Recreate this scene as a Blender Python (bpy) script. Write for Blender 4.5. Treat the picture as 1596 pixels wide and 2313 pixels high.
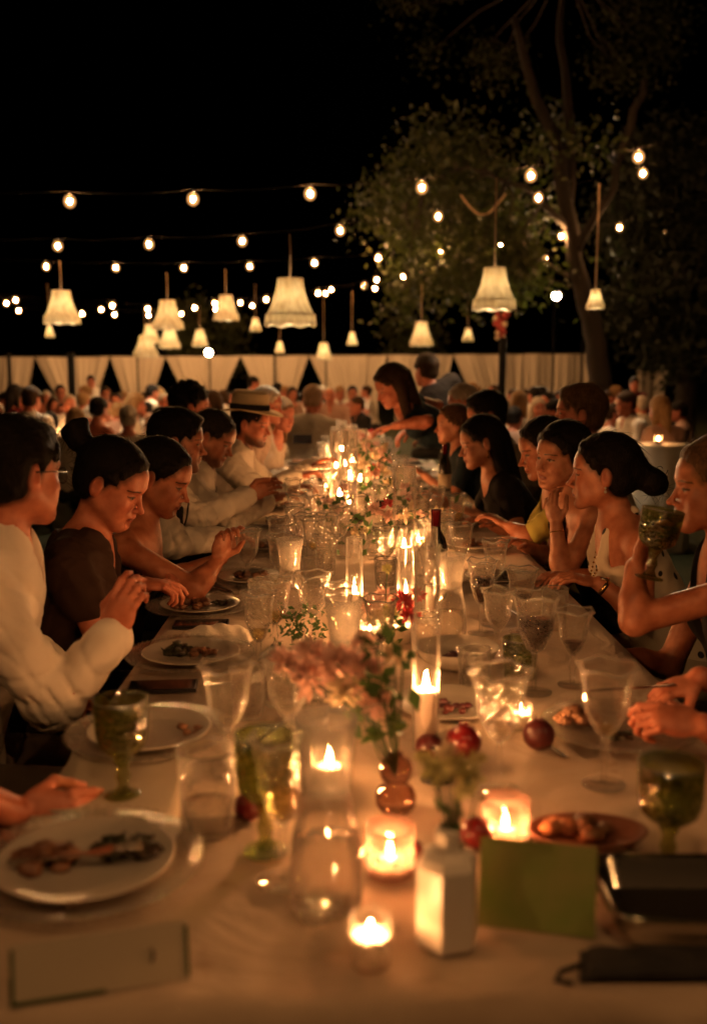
import bpy, math, random
import numpy as np
from mathutils import Vector, Matrix
random.seed(7); RNG = np.random.RandomState(11)
for o in list(bpy.data.objects): bpy.data.objects.remove(o)
SC = bpy.context.scene
COL = SC.collection

# ------------------------------------------------------------------ camera
# Standing at the near end of a long table that runs away along +Y; eye 1.47 m above the lawn.
EYE, FOC, CX, CY = 1.47, 2249.0, 798.0, 1156.5        # focal length and centre in the units of the measured picture (1596 x 2313)
PITCH, YAW = math.atan((CY-835)/FOC), math.atan(29/FOC)
cam_d = bpy.data.cameras.new('camera'); cam = bpy.data.objects.new('camera', cam_d); COL.objects.link(cam)
cam_d.sensor_fit = 'VERTICAL'; cam_d.sensor_height = 36.0; cam_d.lens = 36.0*FOC/2313
cam.location = (0, 0, EYE); cam.rotation_euler = (math.pi/2-PITCH, 0, -YAW)
cam_d.clip_start = 0.05; cam_d.clip_end = 400
cam_d.dof.use_dof = True; cam_d.dof.focus_distance = 3.1; cam_d.dof.aperture_fstop = 2.0
SC.camera = cam
# ------------------------------------------------------------------ night sky
W = bpy.data.worlds.new('World'); SC.world = W; W.use_nodes = True
nt = W.node_tree; bgn = nt.nodes['Background']
sky = nt.nodes.new('ShaderNodeTexSky'); sky.sky_type = 'NISHITA'; sky.sun_disc = False
sky.sun_elevation = math.radians(-9); sky.sun_rotation = math.radians(200)
nt.links.new(sky.outputs[0], bgn.inputs[0]); bgn.inputs[1].default_value = 0.00002
# ------------------------------------------------------------------ picture settings
SC.view_settings.view_transform = 'Standard'; SC.view_settings.look = 'None'
SC.view_settings.exposure = 0.0; SC.view_settings.gamma = 1.0
SC.cycles.max_bounces = 8; SC.cycles.diffuse_bounces = 2; SC.cycles.glossy_bounces = 3
SC.cycles.transmission_bounces = 5; SC.cycles.transparent_max_bounces = 28
SC.cycles.use_adaptive_sampling = True; SC.cycles.adaptive_threshold = .02; SC.cycles.adaptive_min_samples = 20
SC.cycles.caustics_reflective = False; SC.cycles.caustics_refractive = False
SC.cycles.sample_clamp_indirect = 14.0; SC.cycles.sample_clamp_direct = 0.0
SC.cycles.use_denoising = True; SC.cycles.use_light_tree = True
FLAME_W, BULB_W, SHADE_W, FLOOD_W = 1800.0, 4500.0, 1050.0, 8000.0        # brightness of the lit lamps

def ray(u, v):
    a, b = (u-CX)/FOC, -(v-CY)/FOC
    r = np.array([math.cos(YAW), -math.sin(YAW), 0]); f0 = np.array([math.sin(YAW), math.cos(YAW), 0]); z = np.array([0, 0, 1.])
    return a*r + b*(f0*math.sin(PITCH)+z*math.cos(PITCH)) + (f0*math.cos(PITCH)-z*math.sin(PITCH))
def at(u, v, y):
    d = ray(u, v); return np.array([0, 0, EYE]) + d*(y/d[1])
TZ = 0.75
def tab(u, v, h=TZ):
    d = ray(u, v); return np.array([0, 0, EYE]) + d*((h-EYE)/d[2])

# ------------------------------------------------------------------ object helpers
def link(o, parent=None):
    COL.objects.link(o)
    if parent is not None: o.parent = parent
    return o
def tag(o, label=None, cat=None, group=None, kind=None):
    if label: o['label'] = label
    if cat: o['category'] = cat
    if group: o['group'] = group
    if kind: o['kind'] = kind
    return o
def empty(name, loc=(0, 0, 0), rz=0.0):
    o = bpy.data.objects.new(name, None); o.location = Vector(loc); o.rotation_euler = (0, 0, rz); o.empty_display_size = .05
    return link(o)
def mesh(name, verts, faces, mat=None, parent=None, smooth=True, loc=None):
    m = bpy.data.meshes.new(name); m.from_pydata([tuple(map(float, v)) for v in verts], [], [tuple(f) for f in faces]); m.update()
    if smooth: m.polygons.foreach_set('use_smooth', [True]*len(m.polygons))
    if mat is not None: m.materials.append(mat)
    o = bpy.data.objects.new(name, m)
    if loc is not None: o.location = Vector(loc)
    return link(o, parent)
def np_mesh(name, V, Q, mat=None, parent=None, smooth=True, loc=None, col=None):
    m = bpy.data.meshes.new(name); n, k = len(V), len(Q); c = Q.shape[1]
    m.vertices.add(n); m.vertices.foreach_set('co', np.asarray(V, np.float32).ravel())
    m.loops.add(k*c); m.loops.foreach_set('vertex_index', np.asarray(Q, np.int32).ravel())
    m.polygons.add(k); m.polygons.foreach_set('loop_start', np.arange(0, k*c, c, dtype=np.int32))
    m.polygons.foreach_set('use_smooth', np.full(k, smooth))
    if col is not None:
        a = m.color_attributes.new('Col', 'FLOAT_COLOR', 'POINT')
        a.data.foreach_set('color', np.concatenate([col, np.ones((n, 1))], 1).astype(np.float32).ravel())
    m.update(calc_edges=True); m.validate()
    if mat is not None: m.materials.append(mat)
    o = bpy.data.objects.new(name, m)
    if loc is not None: o.location = Vector(loc)
    return link(o, parent)
def copy_tree(o, parent=None):
    c = o.copy(); COL.objects.link(c); c.parent = parent
    for ch in o.children: copy_tree(ch, c)
    return c

class MB:
    """collects simple shapes into one mesh"""
    def __init__(s): s.v, s.f = [], []
    def add(s, v, f):
        n = len(s.v); s.v += [tuple(p) for p in v]; s.f += [tuple(i+n for i in q) for q in f]; return s
    def box(s, c, d, R=None):
        pts = [Vector((x*d[0]/2, y*d[1]/2, z*d[2]/2)) for x in (-1, 1) for y in (-1, 1) for z in (-1, 1)]
        if R is not None: pts = [R @ p for p in pts]
        c = Vector(c)
        return s.add([p+c for p in pts], [(0, 1, 3, 2), (4, 6, 7, 5), (0, 4, 5, 1), (2, 3, 7, 6), (0, 2, 6, 4), (1, 5, 7, 3)])
    def tube(s, pts, r, n=8, cap=True):
        pts = [Vector(p) for p in pts]; rr = r if isinstance(r, (list, tuple)) else [r]*len(pts)
        V, F = [], []; ref = None
        for i, p in enumerate(pts):
            t = (pts[min(i+1, len(pts)-1)]-pts[max(i-1, 0)])
            t = t.normalized() if t.length > 1e-9 else Vector((0, 0, 1))
            if ref is None: ref = Vector((1, 0, 0)) if abs(t.x) < .8 else Vector((0, 1, 0))
            a = (ref-t*ref.dot(t)).normalized(); b = t.cross(a); ref = a
            for k in range(n):
                w = 2*math.pi*k/n; V.append(p+(a*math.cos(w)+b*math.sin(w))*rr[i])
        for i in range(len(pts)-1):
            for k in range(n): F.append((i*n+k, i*n+(k+1) % n, (i+1)*n+(k+1) % n, (i+1)*n+k))
        if cap: F.append(tuple(range(n-1, -1, -1))); F.append(tuple((len(pts)-1)*n+k for k in range(n)))
        return s.add(V, F)
    def lathe(s, prof, n=32, c=(0, 0, 0), mod=None, close=False):
        V, F = [], []; m = len(prof)
        for (r, z) in prof:
            for k in range(n):
                w = 2*math.pi*k/n; q = r if mod is None else mod(r, z, w)
                zz = z
                if isinstance(q, tuple): q, zz = q
                V.append((c[0]+q*math.cos(w), c[1]+q*math.sin(w), c[2]+zz))
        for i in range(m if close else m-1):
            j = (i+1) % m
            for k in range(n): F.append((i*n+k, i*n+(k+1) % n, j*n+(k+1) % n, j*n+k))
        if not close:
            if prof[0][0] > 1e-4: F.append(tuple(range(n-1, -1, -1)))
            if prof[-1][0] > 1e-4: F.append(tuple((m-1)*n+k for k in range(n)))
        return s.add(V, F)
    def ball(s, c, r, n=10, m=7, sq=(1, 1, 1), jit=0, R=None):
        V, F = [], []; c = Vector(c)
        for i in range(m+1):
            a = math.pi*i/m
            for k in range(n):
                w = 2*math.pi*k/n; j = 1+jit*random.uniform(-1, 1)
                p = Vector((math.sin(a)*math.cos(w)*sq[0], math.sin(a)*math.sin(w)*sq[1], math.cos(a)*sq[2]))*r*j
                V.append((R @ p if R is not None else p)+c)
        for i in range(m):
            for k in range(n): F.append((i*n+k, (i+1)*n+k, (i+1)*n+(k+1) % n, i*n+(k+1) % n))
        return s.add(V, F)
    def build(s, name, mat=None, parent=None, smooth=True, loc=None): return mesh(name, s.v, s.f, mat, parent, smooth, loc)

# ------------------------------------------------------------------ materials
MATS = {}
def nodes(name):
    m = bpy.data.materials.new(name); m.use_nodes = True; t = m.node_tree; t.nodes.clear()
    out = t.nodes.new('ShaderNodeOutputMaterial'); MATS[name] = m
    def N(kind, **kw):
        n = t.nodes.new(kind)
        for k, v in kw.items():
            if k in n.inputs.keys(): n.inputs[k].default_value = v
            else: setattr(n, k, v)
        return n
    def L(a, b): t.links.new(a, b)
    return m, N, L, out
def rgb(c): return (c[0], c[1], c[2], 1.0)
def pbr(name, c, rough=.6, metal=0., bump=0., bscale=60., var=.0, vscale=8., spec=.5, stretch=None, sheen=0., subs=0., c2=None, transl=0., detail=4., bdist=.01, ridged=False):
    m, N, L, out = nodes(name)
    b = N('ShaderNodeBsdfPrincipled'); b.inputs['Roughness'].default_value = rough; b.inputs['Metallic'].default_value = metal
    b.inputs['Specular IOR Level'].default_value = spec; b.inputs['Base Color'].default_value = rgb(c)
    if sheen: b.inputs['Sheen Weight'].default_value = sheen
    if subs: b.inputs['Subsurface Weight'].default_value = subs; b.inputs['Subsurface Radius'].default_value = (.03, .02, .012); b.inputs['Subsurface Scale'].default_value = 1.
    tc = N('ShaderNodeTexCoord'); mp = N('ShaderNodeMapping'); L(tc.outputs['Object'], mp.inputs[0])
    if stretch: mp.inputs['Scale'].default_value = stretch
    if var or c2:
        n = N('ShaderNodeTexNoise', Scale=vscale, Detail=5.0); L(mp.outputs[0], n.inputs['Vector'])
        mx = N('ShaderNodeMix', data_type='RGBA'); d = c2 or tuple(x*(1-var) for x in c)
        r = N('ShaderNodeMapRange'); r.inputs[1].default_value = .35; r.inputs[2].default_value = .65
        L(n.outputs[0], r.inputs[0]); L(r.outputs[0], mx.inputs[0]); mx.inputs[6].default_value = rgb(c); mx.inputs[7].default_value = rgb(d); L(mx.outputs[2], b.inputs['Base Color'])
    if bump:
        n2 = N('ShaderNodeTexNoise', Scale=bscale, Detail=detail)
        if ridged: n2.noise_type = 'RIDGED_MULTIFRACTAL'; n2.inputs['Distortion'].default_value = .5; n2.inputs['Roughness'].default_value = .35
        L(mp.outputs[0], n2.inputs['Vector'])
        bp = N('ShaderNodeBump'); bp.inputs['Strength'].default_value = bump; bp.inputs['Distance'].default_value = bdist; L(n2.outputs[0], bp.inputs['Height']); L(bp.outputs[0], b.inputs['Normal'])
    if transl:
        tr = N('ShaderNodeBsdfTranslucent'); tr.inputs[0].default_value = rgb(c); ms = N('ShaderNodeMixShader'); ms.inputs[0].default_value = transl
        L(b.outputs[0], ms.inputs[1]); L(tr.outputs[0], ms.inputs[2]); L(ms.outputs[0], out.inputs[0])
    else: L(b.outputs[0], out.inputs[0])
    return m
def emit(name, c, s):
    m, N, L, out = nodes(name); e = N('ShaderNodeEmission'); e.inputs[0].default_value = rgb(c); e.inputs[1].default_value = s; L(e.outputs[0], out.inputs[0]); return m
def glass(name, tint=(1, 1, 1), gloss=.07, rough=.03, bump=0., bscale=40., refract=0., milk=0., milk_c=(.9, .86, .78), stretch=None, edge=0.):
    """blown glass: lets light through its thin wall, mirrors flames on its surface; refract > 0 bends what lies behind"""
    m, N, L, out = nodes(name)
    t = N('ShaderNodeBsdfTransparent'); t.inputs[0].default_value = rgb(tint)
    gl = N('ShaderNodeBsdfGlossy'); gl.inputs['Roughness'].default_value = rough; gl.inputs[0].default_value = (1, 1, 1, 1)
    lw = N('ShaderNodeLayerWeight'); lw.inputs[0].default_value = .18
    mad = N('ShaderNodeMath', operation='MULTIPLY_ADD', use_clamp=True); L(lw.outputs[0], mad.inputs[0]); mad.inputs[1].default_value = .48; mad.inputs[2].default_value = gloss
    body = t; norm = [gl]
    if refract:
        g = N('ShaderNodeBsdfRefraction'); g.inputs['Color'].default_value = rgb(tint); g.inputs['IOR'].default_value = 1.33; g.inputs['Roughness'].default_value = 0.
        mr = N('ShaderNodeMixShader'); mr.inputs[0].default_value = refract; L(t.outputs[0], mr.inputs[1]); L(g.outputs[0], mr.inputs[2]); body = mr; norm.append(g)
    m1 = N('ShaderNodeMixShader'); L(mad.outputs[0], m1.inputs[0]); L(body.outputs[0], m1.inputs[1]); L(gl.outputs[0], m1.inputs[2]); last = m1
    if milk:
        d = N('ShaderNodeBsdfDiffuse'); d.inputs[0].default_value = rgb(milk_c); tr = N('ShaderNodeBsdfTranslucent'); tr.inputs[0].default_value = rgb(milk_c)
        x = N('ShaderNodeMixShader'); x.inputs[0].default_value = .55; L(d.outputs[0], x.inputs[1]); L(tr.outputs[0], x.inputs[2])
        y = N('ShaderNodeMixShader'); y.inputs[0].default_value = milk; fw = N('ShaderNodeLayerWeight'); fw.inputs[0].default_value = .5; pw = N('ShaderNodeMath', operation='POWER'); L(fw.outputs[1], pw.inputs[0]); pw.inputs[1].default_value = 3.5
        ma = N('ShaderNodeMath', operation='MULTIPLY_ADD'); L(pw.outputs[0], ma.inputs[0]); ma.inputs[1].default_value = edge; ma.inputs[2].default_value = milk; L(ma.outputs[0], y.inputs[0]); L(m1.outputs[0], y.inputs[1]); L(x.outputs[0], y.inputs[2]); last = y
    if bump:
        tc = N('ShaderNodeTexCoord'); mp = N('ShaderNodeMapping'); L(tc.outputs['Object'], mp.inputs[0])
        if stretch: mp.inputs['Scale'].default_value = stretch
        v = N('ShaderNodeTexVoronoi', Scale=bscale, feature='F1'); L(mp.outputs[0], v.inputs['Vector'])
        bp = N('ShaderNodeBump'); bp.inputs['Strength'].default_value = bump; bp.inputs['Distance'].default_value = .004; L(v.outputs[0], bp.inputs['Height'])
        for q in norm: L(bp.outputs[0], q.inputs['Normal'])
    L(last.outputs[0], out.inputs[0]); return m

M = {}
def linen():
    m, N, L, out = nodes('linen'); b = N('ShaderNodeBsdfPrincipled', Roughness=.92); b.inputs['Sheen Weight'].default_value = .15; tc = N('ShaderNodeTexCoord')
    n = N('ShaderNodeTexNoise', Scale=3.2, Detail=6.0); L(tc.outputs['Object'], n.inputs['Vector']); r = N('ShaderNodeValToRGB'); e = r.color_ramp.elements
    e[0].position = .33; e[0].color = (.27, .20, .135, 1); e[1].position = .62; e[1].color = (.42, .325, .235, 1); L(n.outputs[0], r.inputs[0])
    s = N('ShaderNodeTexNoise', Scale=11.0, Detail=3.0); L(tc.outputs['Object'], s.inputs['Vector']); mr = N('ShaderNodeMapRange'); mr.inputs[1].default_value = .66; mr.inputs[2].default_value = .72; L(s.outputs[0], mr.inputs[0])
    k = N('ShaderNodeMath', operation='MULTIPLY'); L(mr.outputs[0], k.inputs[0]); k.inputs[1].default_value = .45
    mx = N('ShaderNodeMix', data_type='RGBA'); L(k.outputs[0], mx.inputs[0]); L(r.outputs[0], mx.inputs[6]); mx.inputs[7].default_value = (.20, .10, .05, 1); L(mx.outputs[2], b.inputs['Base Color'])
    w = N('ShaderNodeTexNoise', Scale=5.0, Detail=7.0); w.inputs['Distortion'].default_value = 1.2; L(tc.outputs['Object'], w.inputs['Vector']); b1 = N('ShaderNodeBump'); b1.inputs['Strength'].default_value = .6; b1.inputs['Distance'].default_value = .03; L(w.outputs[0], b1.inputs['Height'])
    w2 = N('ShaderNodeTexNoise', Scale=420.0, Detail=2.0); L(tc.outputs['Object'], w2.inputs['Vector']); b2 = N('ShaderNodeBump'); b2.inputs['Strength'].default_value = .3; b2.inputs['Distance'].default_value = .002; L(w2.outputs[0], b2.inputs['Height']); L(b1.outputs[0], b2.inputs['Normal']); L(b2.outputs[0], b.inputs['Normal'])
    L(b.outputs[0], out.inputs[0]); return m
M['linen'] = linen()
M['paper'] = pbr('paper', (.40, .34, .25), .85, var=.06, vscale=9)
M['white_cloth'] = pbr('white table cloth', (.78, .72, .62), .9)
M['napkin'] = pbr('napkin', (.66, .60, .50), .9, bump=.3, bscale=180, sheen=.2)
M['wood'] = pbr('dark wood', (.10, .055, .03), .6, bump=.3, bscale=14, stretch=(1, 8, 8), var=.4)
M['porcelain'] = pbr('porcelain', (.40, .36, .30), .2)
M['ceramic'] = pbr('white ceramic', (.66, .60, .52), .35, bump=.08, bscale=30)
M['terracotta'] = pbr('terracotta', (.22, .075, .04), .6, var=.3)
M['wax'] = pbr('wax', (.88, .80, .72), .5, transl=.40)
M['wick'] = pbr('wick', (.01, .008, .006), .9)
M['flame'] = emit('flame', (1.0, .41, .13), FLAME_W)
M['bulb'] = emit('bulb glow', (1.0, .47, .165), BULB_W)
M['shade_bulb'] = emit('shade bulb glow', (1.0, .76, .47), SHADE_W)
def halo_shell():  # self-glowing shell that paints a soft halo around each bulb
    m, N, L, out = nodes('bulb envelope'); t = N('ShaderNodeBsdfTransparent'); e = N('ShaderNodeEmission'); e.inputs[0].default_value = (1., .42, .12, 1); e.inputs[1].default_value = 3.2
    x = N('ShaderNodeMixShader'); lw = N('ShaderNodeLayerWeight'); lw.inputs[0].default_value = .5; mr = N('ShaderNodeMapRange'); mr.inputs[3].default_value = .34; mr.inputs[4].default_value = .0; L(lw.outputs[1], mr.inputs[0]); L(mr.outputs[0], x.inputs[0]); L(t.outputs[0], x.inputs[1]); L(e.outputs[0], x.inputs[2]); L(x.outputs[0], out.inputs[0]); m.cycles.emission_sampling = 'NONE'; return m
M['halo_shell'] = halo_shell()
M['flood'] = emit('flood lamp glow', (1.0, .66, .36), FLOOD_W)
M['glass'] = glass('clear glass', (.997, .994, .988), .03, .07, refract=.12, milk=.008, edge=.30)
M['rim_glass'] = glass('glass rim', (.99, .985, .975), .40, .14, milk=.25)
M['cut_glass'] = glass('patterned clear glass', (.997, .994, .988), .05, .06, bump=1., bscale=95, refract=.12, milk=.006, edge=.40)
M['thin_glass'] = glass('thin tube glass', (.997, .995, .99), .03, .06, milk=.002, edge=.34)
M['green_glass'] = glass('green glass', (.62, .66, .36), .12, .09, bump=.9, bscale=90, edge=.15, milk=.015, milk_c=(.25, .25, .09))
M['frost_glass'] = glass('frosted glass', (.97, .96, .94), .05, .2, milk=.27)
M['pink_glass'] = glass('ribbed votive glass', (1., .86, .80), .08, .04, edge=.2, milk=.12, milk_c=(.95, .70, .62))
M['brown_glass'] = glass('smoky rose glass', (.66, .47, .38), .08, .03, refract=.4)
M['bead_glass'] = glass('beaded plate glass', (.975, .965, .94), .15, .14, bump=1., bscale=120, milk=.05)
M['water'] = glass('water', (.992, .992, .985), .02, .01, refract=.3)
M['red_wine'] = pbr('red wine', (.012, .001, .002), .05)
M['white_wine'] = glass('white wine', (.95, .87, .58), .02, .01, refract=.3)
M['steel'] = pbr('polished steel', (.62, .57, .50), .16, metal=1.)
M['gold'] = pbr('gold', (.70, .46, .18), .25, metal=1.)
M['black'] = pbr('black plastic', (.012, .011, .010), .35)
M['screen'] = pbr('phone screen', (.01, .01, .012), .08)
M['black_cloth'] = pbr('black cloth', (.014, .012, .011), .9, bump=.3, bscale=90)
M['cable'] = pbr('cable', (.012, .010, .008), .9, spec=.1)
M['rope'] = pbr('rope', (.30, .20, .11), .9, bump=.5, bscale=120)
M['stem'] = pbr('flower stem', (.045, .09, .025), .6)
M['leaf'] = pbr('leaf', (.045, .10, .022), .55, c2=(.07, .12, .03), vscale=20, transl=.35)
M['petal_pink'] = pbr('pink petal', (.74, .46, .40), .7, c2=(.80, .60, .50), vscale=30, transl=.35)
M['petal_red'] = pbr('red petal', (.42, .035, .035), .7, c2=(.50, .10, .09), vscale=30, transl=.3)
M['petal_cream'] = pbr('cream petal', (.72, .62, .42), .7, c2=(.66, .48, .34), vscale=30, transl=.35)
M['petal_yellow'] = pbr('yellow green petal', (.46, .44, .16), .7, c2=(.58, .54, .28), vscale=30, transl=.35)
M['pomegranate'] = pbr('pomegranate skin', (.17, .008, .010), .3, c2=(.08, .005, .007), vscale=14)
M['plum'] = pbr('plum skin', (.05, .010, .014), .35, c2=(.10, .018, .012), vscale=10)
M['meat'] = pbr('roast meat', (.10, .035, .015), .4, bump=.8, bscale=60, c2=(.20, .09, .04), vscale=40)
M['greens'] = pbr('dark greens', (.02, .03, .010), .5, c2=(.04, .022, .012), vscale=30, bump=.5)
M['grain'] = pbr('grain salad', (.28, .13, .06), .6, bump=.9, bscale=110, c2=(.12, .05, .02), vscale=60)
M['bread'] = pbr('bread', (.34, .15, .06), .8, bump=.6, bscale=40, c2=(.24, .07, .03), vscale=25)
M['green_card'] = pbr('green painted card', (.17, .25, .05), .75, c2=(.30, .28, .10), vscale=9)
M['green_edge'] = pbr('dark green border', (.045, .075, .02), .8)
M['ink'] = pbr('ink', (.05, .035, .025), .9)
M['foil'] = pbr('red foil', (.10, .004, .007), .25, metal=.5)
M['bottle'] = pbr('dark bottle glass', (.010, .010, .006), .06)
M['bottle_label'] = pbr('bottle label', (.5, .42, .3), .8)
M['drape'] = pbr('drape', (.60, .53, .44), .9, bump=.2, bscale=40, stretch=(1, 1, .12), var=.1, vscale=3)
M['post'] = pbr('black post', (.005, .005, .005), .9, spec=.1)
M['bark'] = pbr('bark', (.026, .017, .010), .95, bump=1., bscale=9, stretch=(1, 1, .25), c2=(.012, .008, .006), vscale=6)
M['tree_leaf'] = pbr('tree leaf', (.026, .037, .005), .6, c2=(.044, .044, .008), vscale=1.2, transl=.4)
M['tree_leaf_dark'] = pbr('evergreen leaf', (.014, .020, .006), .7, c2=(.02, .024, .008), vscale=1.2, transl=.25)
def ground_mat():
    m, N, L, out = nodes('lawn'); b = N('ShaderNodeBsdfPrincipled', Roughness=.95)
    n = N('ShaderNodeTexNoise', Scale=3.0, Detail=8.0); c = N('ShaderNodeTexCoord'); L(c.outputs['Object'], n.inputs['Vector'])
    r = N('ShaderNodeValToRGB'); r.color_ramp.elements[0].color = (.022, .034, .010, 1); r.color_ramp.elements[1].color = (.055, .06, .022, 1); r.color_ramp.elements[0].position = .35; r.color_ramp.elements[1].position = .7
    L(n.outputs[0], r.inputs[0]); L(r.outputs[0], b.inputs['Base Color'])
    n2 = N('ShaderNodeTexNoise', Scale=60.0, Detail=3.0); L(c.outputs['Object'], n2.inputs['Vector']); bp = N('ShaderNodeBump'); bp.inputs['Strength'].default_value = .8; bp.inputs['Distance'].default_value = .03
    L(n2.outputs[0], bp.inputs['Height']); L(bp.outputs[0], b.inputs['Normal']); L(b.outputs[0], out.inputs[0]); return m
M['lawn'] = ground_mat()
def shade_mat():
    m, N, L, out = nodes('lamp shade fabric')
    tc = N('ShaderNodeTexCoord'); n = N('ShaderNodeTexNoise', Scale=26.0, Detail=4.0); mp = N('ShaderNodeMapping'); mp.inputs['Scale'].default_value = (1, 1, .3); L(tc.outputs['Object'], mp.inputs[0]); L(mp.outputs[0], n.inputs['Vector'])
    r = N('ShaderNodeValToRGB'); r.color_ramp.elements[0].color = (.58, .49, .34, 1); r.color_ramp.elements[1].color = (.86, .79, .63, 1); r.color_ramp.elements[0].position = .3; r.color_ramp.elements[1].position = .7; L(n.outputs[0], r.inputs[0])
    d = N('ShaderNodeBsdfDiffuse'); t = N('ShaderNodeBsdfTranslucent'); L(r.outputs[0], d.inputs[0]); L(r.outputs[0], t.inputs[0])
    x = N('ShaderNodeMixShader'); x.inputs[0].default_value = .5; L(d.outputs[0], x.inputs[1]); L(t.outputs[0], x.inputs[2]); L(x.outputs[0], out.inputs[0]); return m
M['shade'] = shade_mat()
def skin_mat():
    m, N, L, out = nodes('skin'); b = N('ShaderNodeBsdfPrincipled', Roughness=.48)
    a = N('ShaderNodeVertexColor', layer_name='Col'); tx = N('ShaderNodeTexCoord'); nm = N('ShaderNodeTexNoise', Scale=28.0, Detail=6.0); L(tx.outputs['Object'], nm.inputs['Vector'])
    mm = N('ShaderNodeMix', data_type='RGBA', blend_type='MULTIPLY'); mm.inputs[0].default_value = 1.; rr = N('ShaderNodeValToRGB'); rr.color_ramp.elements[0].color = (.72, .58, .54, 1); rr.color_ramp.elements[1].color = (1.1, 1.08, 1.05, 1); rr.color_ramp.elements[0].position = .3; rr.color_ramp.elements[1].position = .7
    L(nm.outputs[0], rr.inputs[0]); L(a.outputs[0], mm.inputs[6]); L(rr.outputs[0], mm.inputs[7]); L(mm.outputs[2], b.inputs['Base Color']); ro = N('ShaderNodeMapRange'); ro.inputs[3].default_value = .32; ro.inputs[4].default_value = .6; L(nm.outputs[0], ro.inputs[0]); L(ro.outputs[0], b.inputs['Roughness'])
    b.inputs['Subsurface Weight'].default_value = .0; b.inputs['Subsurface Radius'].default_value = (.012, .005, .003); b.inputs['Specular IOR Level'].default_value = .4
    n = N('ShaderNodeTexNoise', Scale=220.0, Detail=2.0); c = N('ShaderNodeTexCoord'); L(c.outputs['Object'], n.inputs['Vector']); bp = N('ShaderNodeBump'); bp.inputs['Strength'].default_value = .12; bp.inputs['Distance'].default_value = .004
    L(n.outputs[0], bp.inputs['Height']); L(bp.outputs[0], b.inputs['Normal']); L(b.outputs[0], out.inputs[0]); return m
M['skin'] = skin_mat()
_hair = {}
def hair_mat(c):
    k = tuple(round(x, 4) for x in c)
    if k not in _hair:
        m = pbr('hair %d' % len(_hair), c, .55, bump=.45, bscale=70, stretch=(5, 5, .5), c2=tuple(x*1.9 for x in c), vscale=30, spec=.08, detail=7.); _hair[k] = m
    return _hair[k]
_cloth = {}
def cloth_mat(c, rough=.85, dots=False, shine=False, knit=False):
    k = (tuple(round(x, 4) for x in c), dots, shine)
    if k in _cloth: return _cloth[k]
    if dots:
        m, N, L, out = nodes('spotted cloth'); b = N('ShaderNodeBsdfPrincipled', Roughness=.8); tc = N('ShaderNodeTexCoord')
        v = N('ShaderNodeTexVoronoi', Scale=17.0); v.inputs['Randomness'].default_value = .55; L(tc.outputs['Object'], v.inputs['Vector'])
        mr = N('ShaderNodeMapRange'); mr.inputs[1].default_value = .21; mr.inputs[2].default_value = .25; L(v.outputs['Distance'], mr.inputs[0])
        mx = N('ShaderNodeMix', data_type='RGBA'); L(mr.outputs[0], mx.inputs[0]); mx.inputs[6].default_value = (.012, .01, .01, 1); mx.inputs[7].default_value = rgb(c); L(mx.outputs[2], b.inputs['Base Color']); L(b.outputs[0], out.inputs[0])
    else: m = pbr('cloth %d' % len(_cloth), c, .3 if shine else rough, bump=.55, bscale=5.5, var=.12, vscale=6, sheen=.0, spec=.2, detail=4., bdist=.02, ridged=True, metal=.5 if shine else 0.)
    _cloth[k] = m; return m

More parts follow.
